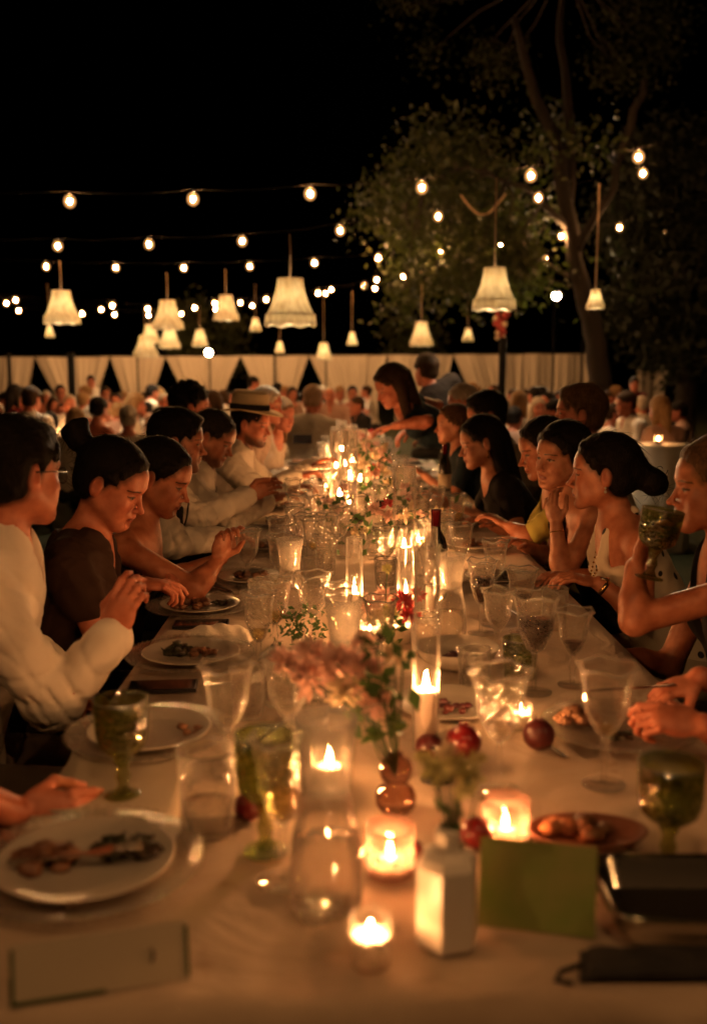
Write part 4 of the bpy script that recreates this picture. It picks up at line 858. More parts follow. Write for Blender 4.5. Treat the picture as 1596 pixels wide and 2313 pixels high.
# ---- the far half of the table: settings and centre line
RF = random.Random(31)
FARG = 'settings along the far half of the table'
def far(y, x): return np.array([x, y, TZ])
ORD = ['first', 'second', 'third', 'fourth', 'fifth', 'sixth', 'seventh', 'eighth', 'ninth']
for k, y in enumerate(np.arange(3.35, 7.8, .62)):
    for s, xe in ((-1, X0), (1, X1)):
        sd = 'left' if s < 0 else 'right'; xb = xe-s*.20
        charger(0, 0, '%s beaded charger along the far %s side, counted towards the drapes' % (ORD[k], sd), .150, p=far(y, xb), beads=y < 5, group='far %s chargers' % sd); dinner_plate(0, 0, '%s white plate along the far %s side, counted towards the drapes' % (ORD[k], sd), .115, p=far(y, xb), group='far %s plates' % sd)
        lumps('food', far(y, xb), 'food on the %s far plate along the %s side, counted towards the drapes' % (ORD[k], sd), 'food', RF.choice(['meat', 'grain', 'greens']), 12, .055, .018, .015, .013, 'far %s food' % sd)
        goblet(0, 0, '%s clear wine glass along the far %s side, counted towards the drapes' % (ORD[k], sd), RF.uniform(.18, .205), .045, 'cut_glass', 'flared', RF.choice([None, 'white_wine', 'red_wine', 'white_wine']), RF.uniform(.2, .45), 'far %s wine glasses' % sd, p=far(y+RF.uniform(-.04, .04)+.2, xe-s*(.36+RF.uniform(0, .05))), n=30)
        if RF.random() < .8: tumbler(0, 0, '%s tumbler along the far %s side, counted towards the drapes' % (ORD[k], sd), .10, .038, RF.choice(['glass', 'cut_glass', 'glass']), 0, 'water', .5, 'far %s tumblers' % sd, p=far(y-.1+RF.uniform(-.03, .03), xe-s*(.41+RF.uniform(0, .04))))
for k, y in enumerate(np.arange(4.9, 7.8, .42)):
    xo = .09+RF.uniform(-.08, .08)
    tube_candle(0, 0, '%s tube candle of the far centre row, counted towards the drapes' % ORD[k], RF.uniform(.30, .42), RF.uniform(.03, .042), RF.uniform(.05, .14), .022, p=far(y, xo-.06), group='far tube candles')
    q = far(y+.26, xo+.08); hu = []
    o = put('bud_vase', 0, 0, '%s posy of the far centre row, counted towards the drapes' % ORD[k], 'flowers', 'far posies', p=q); MB().lathe([(.0005, 0), (.02, 0), (.024, .04), (.014, .07), (.016, .085)], 18).build('vase', M['glass'], o)
    for j in range(6):
        m = MB(); petals(m, (RF.uniform(-.09, .09), RF.uniform(-.08, .08), RF.uniform(.12, .26)), RF.uniform(.03, .045), 26); m.build('blossom', M[RF.choice(['petal_pink', 'petal_red', 'petal_cream', 'petal_cream', 'petal_pink'])], o, smooth=False)
    m = MB(); leafset(m, (0, 0, .13), .14, 40, .05); m.build('foliage', M['leaf'], o, smooth=False)
for (y, x) in ((3.75, .12), (4.2, -.02), (4.35, .3), (3.95, .33)):
    o = put('bud_vase', 0, 0, {3.75: 'posy with a dark seed head left of the wide glass tube', 4.2: 'posy in front of the tall pair of glass tubes', 4.35: 'posy behind the wine bottle with the red cap', 3.95: 'posy beside the wine bottle with the red cap'}[y], 'flowers', 'bud vases with flowers', p=far(y, x)); MB().lathe([(.0005, 0), (.018, 0), (.022, .04), (.012, .06), (.014, .07)], 18).build('vase', M['glass'], o)
    for j in range(5):
        m = MB(); petals(m, (RF.uniform(-.07, .07), RF.uniform(-.07, .07), RF.uniform(.10, .22)), RF.uniform(.025, .04), 28); m.build('blossom', M[RF.choice(['petal_pink', 'petal_red', 'petal_cream', 'petal_pink'])], o, smooth=False)
    m = MB(); leafset(m, (0, 0, .10), .12, 36, .045); m.build('foliage', M['leaf'], o, smooth=False)

# ---- more glasses wherever the crowded centre still has room
NTHG = ['first', 'second', 'third', 'fourth', 'fifth', 'sixth', 'seventh', 'eighth', 'ninth', 'tenth', 'eleventh', 'twelfth', 'thirteenth', 'fourteenth', 'fifteenth', 'sixteenth', 'seventeenth', 'eighteenth', 'nineteenth', 'twentieth']; NTHG += ['twenty-'+w for w in NTHG[:9]]+['thirtieth']+['thirty-'+w for w in NTHG[:5]]
RG = random.Random(77); made = []
for tr in range(3000):
    y = RG.uniform(1.75, 5.6); x = RG.uniform(X0+.24, X1-.20)
    if len(made) >= 34: break
    if all(math.hypot(x-a, y-b) > (.185 if c else .085) for a, b, c in PLACED) and all(math.hypot(x-a, y-b) > .15 for a, b in made): made.append((x, y)); PLACED.append((x, y, False))
made.sort(key=lambda w: w[1])
for i, (x, y) in enumerate(made):
    k = RG.random(); lab = '%s of the extra glasses scattered along the centre, counted from the near end' % NTHG[i]
    if k < .62: goblet(0, 0, lab, RG.uniform(.175, .205), RG.uniform(.042, .048), 'cut_glass', 'flared', RG.choice([None, 'white_wine', 'red_wine', 'water']), RG.uniform(.2, .4), 'glasses scattered along the centre', p=far(y, x), n=32)
    else: tumbler(0, 0, lab, RG.uniform(.085, .11), .037, 'cut_glass', 12, RG.choice([None, 'water']), .5, 'glasses scattered along the centre', p=far(y, x))
for (u, v, kd, rz, lab) in [(560, 1700, 'knife', 1.2, 'knife beside the charger behind the olive goblet'), (1280, 1720, 'fork', 1.9, 'fork left of the right-hand charger'), (600, 1420, 'knife', 1.3, 'knife right of the third left plate'), (1180, 1400, 'fork', 1.8, 'fork before the chin-resting woman'), (585, 1500, 'fork', 1.35, 'fork right of the plate before the man in glasses')]: cutlery(kd, tab(u, v), rz, lab, .003)
from mathutils.kdtree import KDTree
# ================================================================== people
def nrm(v): v = np.array(v, float); return v/(np.linalg.norm(v)+1e-12)
ZUP = np.array([0, 0, 1.])
def frame(yaw, pitch=0., roll=0.):
    """columns: right, forward, up of somebody looking along yaw (0 = +x, 90 = away from the camera), pitch up"""
    y, p = math.radians(yaw), math.radians(pitch); F = np.array([math.cos(y)*math.cos(p), math.sin(y)*math.cos(p), math.sin(p)]); R = nrm(np.cross(F, ZUP)); U = np.cross(R, F)
    c, s = math.cos(math.radians(roll)), math.sin(math.radians(roll)); R, U = R*c+U*s, U*c-R*s
    return np.stack([R, F, U], 1)
def head_solid(S, H, R, s=1., man=False, nose=1.):
    q = lambda x, y, z: H+R@(np.array([x, y, z])*s)
    def E(c, r, k, op='+', RR=None): S.ell(q(*c), np.array(r)*s, R if RR is None else RR, k*s, op)
    def C(a, b, ra, rb, k, op='+'): S.cone(q(*a), q(*b), ra*s, rb*s, k*s, op)
    E((0, -.014, .030), (.073, .094, .083), .02)
    w = .058 if man else .0545
    E((0, .030, -.030), (w, .058, .074), .03)
    E((0, .050, .040), (.052, .037, .040), .03)
    j = .003 if man else 0.; jw = .052 if man else .047
    for e in (-1, 1):
        C((e*jw, -.002, -.045), (e*.022, .064, -.094), .019+j, .014+j, .035)
        E((e*.036, .060, -.028), (.022, .022, .021), .022); E((e*.030, .052, -.062), (.022, .024, .024), .03)
    C((-.010, .0755, -.098), (.010, .0755, -.098), .0145+j, .0145+j, .022)
    E((0, .078, .021), (.044, .011+j, .009), .016)
    for e in (-1, 1): E((e*.031, .096, -.002), (.017, .012, .009), .012, '-')
    for e in (-1, 1): E((e*.031, .0735, -.002), (.0135, .0120, .0110), .004)
    C((0, .082, .008), (0, .106*nose, -.033), .0062, .0078, .009); E((0, .1105*nose, -.036), (.0085, .0090, .0075), .007)
    for e in (-1, 1): E((e*.0105, .096, -.0405), (.0062, .009, .0058), .006); E((e*.0055, .100, -.0465), (.003, .004, .0026), .003, '-')
    E((0, .084, -.058), (.026, .012, .012), .014); E((0, .0915, -.0625), (.019, .0080, .0050), .006); E((0, .0895, -.0735), (.0165, .0080, .0057), .006); E((0, .1035, -.0678), (.021, .0095, .0011), .002, '-')
    E((0, .094, -.086), (.016, .008, .005), .010, '-')
    for e in (-1, 1):
        E((e*.073, -.012, -.008), (.0085, .0185, .031), .008); E((e*.081, -.008, -.004), (.005, .010, .018), .004, '-')
def hand_solid(S, W, D, N, side, curl, spread=1., s=1., fist=0.):
    """W wrist, D finger direction, N direction the palm faces; side = +1 when the thumb lies towards D x N"""
    D = nrm(D); N = nrm(np.array(N)-D*np.dot(N, D)); A = np.cross(D, N)*side
    S.ell(W+D*.045*s+N*.002, (.036*s, .048*s, .015*s), np.stack([A, D, N], 1), .014)
    L = [(.040, .024, .019), (.044, .028, .021), (.041, .026, .020), (.032, .019, .017)]
    for i in range(4):
        p = W+(D*(.082-.004*abs(i-1.2)) + A*(.027-.018*i)*spread)*s; d = D.copy()+A*(.06-.04*i)*spread*.6; n = N.copy(); r = .0088*s if i < 3 else .0078*s
        cr = curl if np.isscalar(curl) else curl[i]
        for k in range(3):
            c = cr*(.8 if k == 0 else 1.); d, n = d*math.cos(c)+n*math.sin(c), n*math.cos(c)-d*math.sin(c); e = p+d*L[i][k]*s
            S.cone(p, e, r, r*.9, .0045); p = e; r *= .9
    p = W+(D*.020+A*.026+N*.006)*s; d = nrm(D*.75+A*.62+N*(.25+.4*fist)); e = p+d*.040*s; S.cone(p, e, .0125*s, .0105*s, .012); d2 = nrm(D*.95+A*(.05-.3*fist)+N*(.35+.5*fist)); e2 = e+d2*.030*s; S.cone(e, e2, .0102*s, .0092*s, .005); S.cone(e2, e2+nrm(d2+N*.2)*.024*s, .009*s, .0075*s, .005)
def ik(a, w, l1, l2, pole):
    d = w-a; L = np.linalg.norm(d); u = d/L
    if L > (l1+l2)*.995: f = L/((l1+l2)*.995); l1, l2 = l1*f, l2*f
    x = (l1*l1-l2*l2+L*L)/(2*L); h = math.sqrt(max(l1*l1-x*x, 1e-6)); p = nrm(pole-u*np.dot(pole, u)); return a+u*x+p*h
SKIN = {'fair': (.50, .235, .14), 'tan': (.42, .17, .095), 'olive': (.34, .15, .09), 'ruddy': (.50, .185, .11)}
def face_colours(P, H, R, s, skin, lips=(.30, .07, .06), brow=(.03, .018, .012), beard=None, man=False):
    q = ((P-H)@R)/s; n = len(P); C = np.tile(np.array(skin), (n, 1))
    def mixin(m, c): m = np.clip(m, 0, 1)[:, None]; C[:] = C*(1-m)+np.array(c)*m
    x, y, z = np.abs(q[:, 0]), q[:, 1], q[:, 2]; front = (y > .045)
    inh = (np.abs(q[:, 0]) < .10) & (np.abs(z) < .14) & (y < .14) & (y > -.13)
    red = np.array(skin)*np.array([1.02, .80, .78])
    mixin(.6*np.exp(-((x-.042)**2+(z+.032)**2)/.0005)*front, red); mixin(.5*np.exp(-(x**2+(z+.038)**2)/.00025)*(y > .09), red); mixin(.6*((x > .074) & inh & (np.abs(z) < .04)), red)
    if beard is not None:
        b = np.clip((-.036-z-.55*np.clip(y-.02, 0, .03)+.35*np.clip(.02-y,0,.03))/.03, 0, 1)*np.clip((y+.012)/.02, 0, 1)*(y < .12)*inh; b = np.maximum(b, ((z < -.045) & (z > -.058) & front & (x < .03))*1.); b *= ~((z < -.052) & (z > -.083) & (x < .018) & (y > .08)); mixin(.85*b*(z > -.135), beard)
    if not man: mixin(.7*np.clip((.0115-np.abs(z+.0680)-.35*np.clip(x-.008,0,1))/.002,0,1)*((x < .022) & (y > .080) & inh), lips)
    else: mixin(.45*((x < .021) & (np.abs(z+.0680) < .009) & (y > .083) & inh), lips)
    mixin(.8*((x < .020) & (np.abs(z+.0678) < .0019) & (y > .080) & inh), (.05, .015, .012))
    zb = .0175-.25*np.clip(x-.036, 0, .02)+.10*np.clip(x-.014, 0, .022); mixin(.9*np.clip((.0036-np.abs(z-zb))/.002, 0, 1)*(x > .013)*(x < .052)*(y > .055)*inh, brow)
    ex = (np.abs(q[:, 0])-.031); eye = (ex**2/.00015+(z+.0035)**2/.000016 < 1) & (y > .068) & inh
    mixin(eye*1., (.30, .26, .22)); mixin(1.*((ex**2+(z+.002)**2 < .000034) & eye & (y > .068) & inh), (.02, .012, .008))
    mixin(.85*((np.abs(ex) < .0155) & (np.abs(z-.0008+ex**2*14) < .0024) & (y > .064) & inh), (.025, .014, .010))
    mixin(.25*((np.abs(ex) < .016) & (np.abs(z-.0085) < .004) & (y > .06) & inh), red*.75)
    return C
def hair_solid(H, R, s, style):
    """style: kind plus extras; the cap follows the skull and is cut along the hairline"""
    q = lambda x, y, z: H+R@(np.array([x, y, z])*s); S = Solid(); vol = style.get('vol', .010)
    S.ell(q(0, -.014-.2*vol, .032+.3*vol), np.array([.073+vol, .094+vol, .083+vol])*s, R, .01)
    kd = style['kind']
    if kd == 'short': S.ell(q(0, -.045, -.030), np.array([.066+vol*.6, .056+vol*.6, .052])*s, R, .02)
    else: S.ell(q(0, -.040, -.020), np.array([.068+vol*.6, .062+vol*.6, .060])*s, R, .02)
    if kd == 'short' and style.get('top'): S.ell(q(0, .03, .092), np.array([.055, .060, .026])*s, R, .02)
    if kd == 'curly':
        rg = np.random.RandomState(3)
        for k in range(70):
            d = rg.normal(size=3); d /= np.linalg.norm(d)
            if d[2] < -.35 or (d[1] > .5 and d[2] < .35): continue
            S.ell(q(d[0]*.085, -.018+d[1]*.102, .036+d[2]*.092), np.array([.022]*3)*s*rg.uniform(.7, 1.15), None, .006)
    edge = []
    # clear the face and the ears
    fz = style.get('line', .062)
    S.half(q(0, .082, fz), R@np.array([0, .80, -.62 if kd != 'short' else -.50]), .008)
    for e in (-1, 1):
        S.ell(q(e*.070, .058, -.030), np.array([.045, .048, .070])*s, R, .010, '-')
        if not style.get('over_ear'): S.ell(q(e*.085, -.006, -.012), np.array([.020, .024, .040])*s, R, .006, '-')
    S.ell(q(0, .085, -.035), np.array([.075, .065, .085])*s, R, .010, '-')
    if kd != 'curly':      # uneven roots along the hairline
        rg = np.random.RandomState(int(abs(H[0]+H[1])*977) % 9999); n0 = np.array([0, .80, -.62 if kd != 'short' else -.50]); n0 /= np.linalg.norm(n0); p0 = np.array([0, .082, fz]); cnt = 0
        for _ in range(1500):
            d = rg.normal(size=3); d[1] = abs(d[1]); d /= np.linalg.norm(d); p = np.array([0, -.014, .032])+d*np.array([.0745, .0955, .0845]); sd = n0@(p-p0)
            if -.004 < sd < .009 and p[2] > .012 and cnt < 70:
                cnt += 1; b = p-n0*.030; b = b-np.array([0, -.014, .032]); b = b/np.linalg.norm(b/np.array([.0745+vol, .0955+vol, .0845+vol]))*.985+np.array([0, -.014, .032]); S.cone(q(*p), q(*b), .0016*s, .006*s, .004)
    if kd == 'short': S.half(q(0, -.06, style.get('nape', -.068)), R@np.array([0, .35, -1.]), .008)
    if style.get('parting'): S.cone(q(.02, .09, .10), q(.02, -.03, .135), .004, .003, .010, '-')
    for (b, r) in style.get('buns', []): S.ell(q(*b), np.array(r)*s, R, .016)
    for (a, b, ra, rb) in style.get('locks', []): S.cone(q(*a), q(*b), ra*s, rb*s, .02)
    for (a, b, ra, rb) in style.get('world_locks', []): S.cone(q(*a), H+np.array(b)*s, ra*s, rb*s, .03)
    return S
def person(label, head, yaw, pitch=0., roll=0., byaw=0., pelvis=None, arms=(), hair=None, hairc=(.010, .007, .005), skin='tan', man=False, s=1., top=None, legs=(.02, .02, .022), beard=None, fine=.0029, sw=None, group='guests at the long table', stand=False, lips=(.30, .07, .06), nose=1., neck_f=.05, coarse=.012):
    H = at(*head) if len(head) == 3 else np.array(head[:3]); R = frame(yaw, pitch, roll); Fb0 = np.array([math.cos(math.radians(byaw)), math.sin(math.radians(byaw)), 0])
    NB = H-.155*s*(.45*R[:, 2]+.55*ZUP)-neck_f*s*Fb0
    if pelvis is None: pelvis = (NB[0]-Fb0[0]*.14, NB[1]-Fb0[1]*.14, .53)
    P = np.array(pelvis, float); sp = NB-P; Ut = nrm(sp); Fb = nrm(Fb0-Ut*np.dot(Fb0, Ut)); Rb = np.cross(Fb, Ut); T = np.stack([Rb, Fb, Ut], 1)
    sw = sw or (.185 if man else .155)
    base = np.array([P[0], P[1], 0.]); S = Solid()
    head_solid(S, H, R, s, man, nose)
    S.cone(H+R@(np.array([0, -.022, -.055])*s), NB-.01*Ut, (.050 if man else .043)*s, (.056 if man else .048)*s, .03)
    tor = Solid(); Ls = np.linalg.norm(sp)
    tor.ell(P+sp*.70+Fb*.012, (sw*.93, .108 if man else .098, .20*Ls/.53), T, .05); tor.ell(P+sp*.32, (.145 if man else .125, .10, .19), T, .06); tor.ell(P, (.165, .125, .12), T, .06)
    if not man:
        for e in (-1, 1): tor.ell(P+sp*.66+Fb*.075+Rb*e*.07, (.058, .045, .058), T, .035)
    sh = {}
    for e in (-1, 1):
        j = NB-Ut*.062*s+Rb*e*sw*s-Fb*.005; sh[e] = j; tor.cone(NB-Ut*.03, j, .050 if man else .040, .052 if man else .043, .05)
    S.p += tor.p; arm_pr = {}; hb = []
    for e in (-1, 1):
        spec = dict(arms[0 if e == -1 else 1]) if arms and arms[0 if e == -1 else 1] else {}
        w = spec.get('w'); w = (at(*w) if len(w) == 3 else np.array(w[:3])) if w is not None else P+Fb*.34+Rb*e*.10+ZUP*.20
        l1, l2 = (.29*s, .255*s) if man else (.265*s, .235*s)
        pole = np.array(spec.get('pole', tuple(-ZUP*.9+Rb*e*.55-Fb*.15))); el = at(*spec['e']) if 'e' in spec else ik(sh[e], w, l1, l2, pole)
        ru, re, rw = (.050, .040, .0275) if man else (.041, .034, .0235)
        S.cone(sh[e], el, ru*s, re*s, .03); S.cone(el, el+(w-el)*.35, re*s, re*1.02*s, .02); S.cone(el+(w-el)*.35, w, re*1.02*s, rw*s, .02); arm_pr[e] = (sh[e], el, w, ru, re, rw)
        D = np.array(spec['dir']) if 'dir' in spec else nrm(w-el); N = np.array(spec.get('palm', (0, 0, -1))); hs = (1.04 if man else .93)*s
        # thumb points towards the body's middle: right hand (e = +1) -> D x N for a palm facing down is +-
        hand_solid(S, w+nrm(D)*.008, D, N, e*spec.get('flip', 1), spec.get('curl', .45), spec.get('spread', 1.), hs, spec.get('fist', 0.)); hc = w+nrm(D)*.08; hb.append((hc-.11, hc+.11, spec.get('fine', .0048)))
    S.ell(H, (.001,)*3); S.p.pop()
    hl, hh = H-.135*s, H+.135*s
    fz = [(hl, hh, fine)]+[b for b in hb if b[2] < coarse]
    V, Q = S.surface(coarse, fz)
    sk = np.array(SKIN[skin]); C = face_colours(V, H, R, s, sk, lips, tuple(np.array(hairc)*1.2+.004), beard, man)
    o = np_mesh('person', V-base, Q, M['skin'], None, True, base, C); tag(o, label, 'person', group)
    if hair:
        hs = hair_solid(H, R, s, hair); hv, hq = hs.surface(hair.get('step', .0052), (), hair.get('noise', .0012), hair.get('nscale', 95.)); np_mesh('hair', hv-base, hq, hair_mat(hairc), o)
        if fine < .0045:      # hair roots colour the scalp along the hairline
            kd = KDTree(len(hv)); [kd.insert(p, i) for i, p in enumerate(hv)]; kd.balance(); near = np.nonzero(np.abs(V-H).max(1) < .15*s)[0]; att = o.data.color_attributes['Col']
            dist = np.array([kd.find(V[i])[2] for i in near]); f = np.clip(1-dist/.013, 0, 1)*.85; Cn = C[near]*(1-f[:, None])+np.array(hairc)*1.3*f[:, None]; C[near] = Cn
            att.data.foreach_set('color', np.concatenate([C, np.ones((len(C), 1))], 1).astype(np.float32).ravel())
    if hair and fine < .0045:      # single strands lifting off the hair
        rg = np.random.RandomState(int(abs(H[0]*1000)) % 9999); m = MB(); back = -R[:, 1]*(.9 if hair['kind'] != 'long' else .35)-ZUP*(.35 if hair['kind'] != 'long' else .9)
        ctr = H+R@np.array([0, -.014, .03])*s
        for i in rg.choice(len(hv), hair.get('strands', 420)):
            p = hv[i]; lq = R.T@(p-H)/s
            if lq[1] > .045 and lq[2] < .085 or lq[1] > .0 and lq[2] < .03: continue
            n = nrm(p-ctr); n[2] *= 1. if p[2] > H[2]-.06 else .2; n = nrm(n); t_ = nrm(back-n*np.dot(back, n)+rg.normal(size=3)*.16); L_ = rg.uniform(.02, .06); lift = rg.uniform(.000, .004)*(2.2 if rg.rand() < .10 else 1)
            m.tube([p-base-n*.001, p-base+t_*L_*.5+n*lift, p-base+t_*L_+n*lift*rg.uniform(-.2, 1.4)], [.0006, .0006, .0002], 3, False)
        m.build('loose_hair', hair_mat(tuple(np.array(hairc)*1.5)), o)['kind'] = 'stuff'
    top = top or {}
    for gdict in (top if isinstance(top, list) else [top]):
        if not gdict: continue
        inf = gdict.get('inf', .012); Gm = tor.grow(inf); sl = gdict.get('sleeve', 0.)
        for e in (-1, 1):
            a, b, c, ru, re, rw = arm_pr[e]; f = sl if np.isscalar(sl) else sl[0 if e == -1 else 1]
            if f > 0: g1 = min(1., f/.5); Gm.cone(a, a+(b-a)*g1, ru+inf+.004, ru+(re-ru)*g1+inf+.003, .04)
            if f > .5: g2 = (f-.5)/.5; Gm.cone(b, b+(c-b)*g2, re+inf+.004, re+(rw-re)*g2+inf+.002, .025)
            if f >= .95: n_ = nrm(c-b); Gm.cone(c-n_*.045, c-n_*.008, rw+inf+.004, rw+inf+.004, .004)
        nk = gdict.get('neck', 'crew')
        if nk == 'collar':
            n0 = NB-Ut*.015; Gm.cone(n0, n0+nrm(H-NB)*.055+Fb*.004, .071 if man else .060, .062 if man else .053, .006)
            n1 = NB+nrm(H-NB)*.05; Gm.cone(NB-Ut*.02+Fb*.02, n1+nrm(H-NB)*.06+Fb*.02, .052, .056, .004, '-'); Gm.ell(NB+Fb*.10-Ut*.01, (.026, .05, .075), T, .006, '-')
        elif nk == 'scoop': Gm.ell(NB+Fb*.05+Ut*.02, (.105, .13, .105), T, .008, '-')
        elif nk == 'vee': Gm.ell(NB+Ut*.05, (.075, .11, .09), T, .008, '-'); Gm.cone(NB+Fb*.11, NB+Fb*.13-Ut*.22, .06, .012, .01, '-')
        elif nk == 'crew': Gm.ell(NB+Ut*.03+Fb*.02, (.072, .085, .07), T, .008, '-')
        elif nk == 'band': Gm.half(NB-Ut*gdict.get('drop', .17), Ut+Rb*gdict.get('slant', 0.), .006)
        elif nk == 'vest':
            Gm.half(NB-Ut*.055, Ut, .006); Gm.ell(NB+Fb*.06-Ut*.02, (.08, .14, .16), T, .01, '-')
            for e in (-1, 1): Gm.ell(sh[e]+Rb*e*.02, (.06, .10, .11), T, .01, '-')
        for (fa, fb_, r_) in gdict.get('straps', []):        # straps run over the shoulder in torso coordinates measured from the neck base
            pts = [NB+T@np.array(x) for x in fa]
            for a, b in zip(pts[:-1], pts[1:]): Gm.cone(a, b, r_, r_, .006)
        gv, gq = Gm.surface(gdict.get('step', .0105), [(NB-.11, NB+.11, gdict.get('nf', .0058))], gdict.get('fold', .0022), gdict.get('fs', 30.))
        if gdict.get('crease', 0):      # sharp creases: bunched at the elbows, long ones over the body
            A_ = gdict['crease']; c_ = gv.mean(0); tri = gv[gq]; fn = np.cross(tri[:, 2]-tri[:, 0], tri[:, 3]-tri[:, 1]); vn = np.zeros_like(gv)
            for k in range(4): np.add.at(vn, gq[:, k], fn)
            vn /= np.linalg.norm(vn, axis=1)[:, None]+1e-9; dsp = np.zeros(len(gv)); w0 = np.sin(gv@np.array([17., 9., 6.]))+np.sin(gv@np.array([-8., 13., 11.]))
            for k, (kx, am) in enumerate([((22, 6, 26), .5), ((-18, 10, 20), .5), ((9, -7, 34), .6)]): dsp += am*np.clip(1-np.abs(np.sin(gv@np.array(kx, float)+1.4*w0+k)), 0, 1)**4
            for e in (-1, 1):
                a, b, c, ru, re, rw = arm_pr[e]
                for (x0, x1) in ((b, a), (b, c)):
                    ax_ = nrm(x1-x0); tt = (gv-x0)@ax_; rad = np.linalg.norm(gv-x0-tt[:, None]*ax_, axis=1); near = np.exp(-((tt-.02)/.11)**2)*(rad < .085)*(tt > -.03); dsp += 1.7*near*np.clip(1-np.abs(np.sin(tt*62+1.3*w0+e)), 0, 1)**2.5
            gv = gv-vn*(A_*dsp)[:, None]
        np_mesh(gdict.get('name', 'shirt'), gv-base, gq, cloth_mat(gdict['c'], dots=gdict.get('dots', False), shine=gdict.get('shine', False)), o)
    if legs:
        Lg = Solid()
        for e in (-1, 1):
            hip = P+Rb*e*.09-ZUP*.02
            if stand: kn = np.array([hip[0], hip[1], hip[2]*.52])+Fb0*.03; an = np.array([kn[0], kn[1], .07])-Fb0*.04
            else: kn = hip+Fb0*.40+Rb*e*.02; kn[2] = .50; an = np.array([kn[0], kn[1], .07])-Fb0*.06
            Lg.cone(hip, kn, .092, .066, .05); Lg.cone(kn, an, .064, .045, .03); Lg.cone(an-ZUP*.02, an+Fb0*.15-ZUP*.035, .040, .030, .02)
        Lg.ell(P-ZUP*.02, (.178, .14, .115), T, .05); lv, lq = Lg.surface(.018, (), .002, 24.); np_mesh('trousers' if man else 'skirt', lv-base, lq, cloth_mat(legs), o)
    o['_'] = 0; del o['_']
    return o, dict(H=H, R=R, NB=NB, T=T, base=base, s=s, arm=arm_pr, P=P)
def eyeglasses(o, d, c='black', name='glasses'):
    q = lambda x, y, z: d['H']+d['R']@(np.array([x, y, z])*d['s'])-d['base']; m = MB()
    for e in (-1, 1):
        m.tube([q(e*.033+.022*math.cos(w), .102-.008*abs(math.cos(w)), -.004+.018*math.sin(w)) for w in np.linspace(0, 2*math.pi, 19)], .0018, 6, False); m.tube([q(e*.056, .094, .004), q(e*.074, .04, .006), q(e*.080, -.01, .004)], .0018, 6)
    m.tube([q(-.011, .102, .0), q(0, .106, .003), q(.011, .102, .0)], .0018, 6); m.build(name, M[c], o)
def necklace(o, d, r=.0042, drop=.15, mat='gold', n=64):
    T, NB = d['T'], d['NB']; m = MB()
    for k in range(n):
        w = 2*math.pi*k/n; x, f = math.sin(w)*.075, -math.cos(w); z = .0 if f < 0 else -drop*f**1.5; m.ball(NB+T@np.array([x*(1-.25*max(f, 0)), .012+f*(.066+.075*max(f, 0)), z+.012])-d['base'], r, 6, 5)
    m.build('necklace', M[mat], o)
def earring(o, d, side=-1, mat='gold', L=.02):
    q = lambda x, y, z: d['H']+d['R']@(np.array([x, y, z])*d['s'])-d['base']; p = q(side*.078, -.008, -.040); MB().ball(p, .004, 8, 6).tube([p, p-np.array([0, 0, L])], .0012, 5).ball(p-np.array([0, 0, L]), .0055, 8, 6).build('earring', M[mat], o)
def bracelet(o, d, e, w=.012, mat='gold', band=None):
    a, b, c, ru, re, rw = d['arm'][e]; n = nrm(c-b); p = c-n*.02-d['base']; m = MB()
    m.tube([p-n*w/2, p+n*w/2], rw*1.16, 18, True); m.build('watch' if band else 'bracelet', M[mat], o)
    if band: f = p+d['T'][:, 0]*0+ZUP*(rw*1.1); MB().tube([f-ZUP*.002, f+ZUP*.007], .016, 16).build('watch_face', M[band], o)
# ------------------------------------------------------------------ left side of the table
WHITE = (.76, .69, .59)
SHIRT = dict(c=WHITE, sleeve=1., neck='collar', name='shirt', fold=.0016, fs=40., step=.0075, crease=.0055, inf=.019)
VEST = dict(c=(.012, .011, .012), neck='vest', name='vest', inf=.027, fold=.0015)
DARK = (.0045, .0032, .0024)
o, d = person('man in a white shirt and dark glasses seen from behind, raising his hand', (40, 1066, 2.25), 54, -6, 0, 8, (-.93, 2.22, .53), [dict(w=(-.66, 2.45, .66, 0)), dict(w=(252, 1442, 2.16), e=(120, 1585, 2.12), dir=(.35, .05, 1.), palm=(.3, .9, .1), curl=[.55, .75, .85, .9], fist=.6, flip=1)],
   dict(kind='short', vol=.014, top=True), DARK, 'ruddy', True, 1.0, SHIRT, legs=(.10, .075, .055)); eyeglasses(o, d)
o, d = person('woman with a high bun and brown draped top, looking down and smiling', (254, 1090, 2.78), -12, -26, 0, 5, (-.86, 2.76, .53), [dict(w=(372, 1288, 3.0), dir=(1, -.2, -.45), palm=(-.2, 0, -1), curl=.5), dict(w=(308, 1316, 2.76), dir=(1, .15, -.1), palm=(.0, .2, -1), curl=[.35, .6, .8, .8], fist=.4)],
   dict(kind='pulled', vol=.011, line=.082, noise=.0006, buns=[((0, -.140, .068), (.036, .036, .038)), ((.01, -.160, .095), (.024, .020, .024)), ((-.012, -.150, .108), (.016, .016, .020)), ((.0, -.175, .070), (.018, .020, .024))]), DARK, 'ruddy', False, 1., dict(c=(.035, .016, .010), neck='vee', name='blouse', sleeve=.22, fold=.004, fs=34, crease=.006, step=.0085, inf=.017), legs=(.02, .012, .01))
cutlery('fork', tab(420, 1330), -.3, 'fork in the hands of the woman with the high bun', .05, .35)
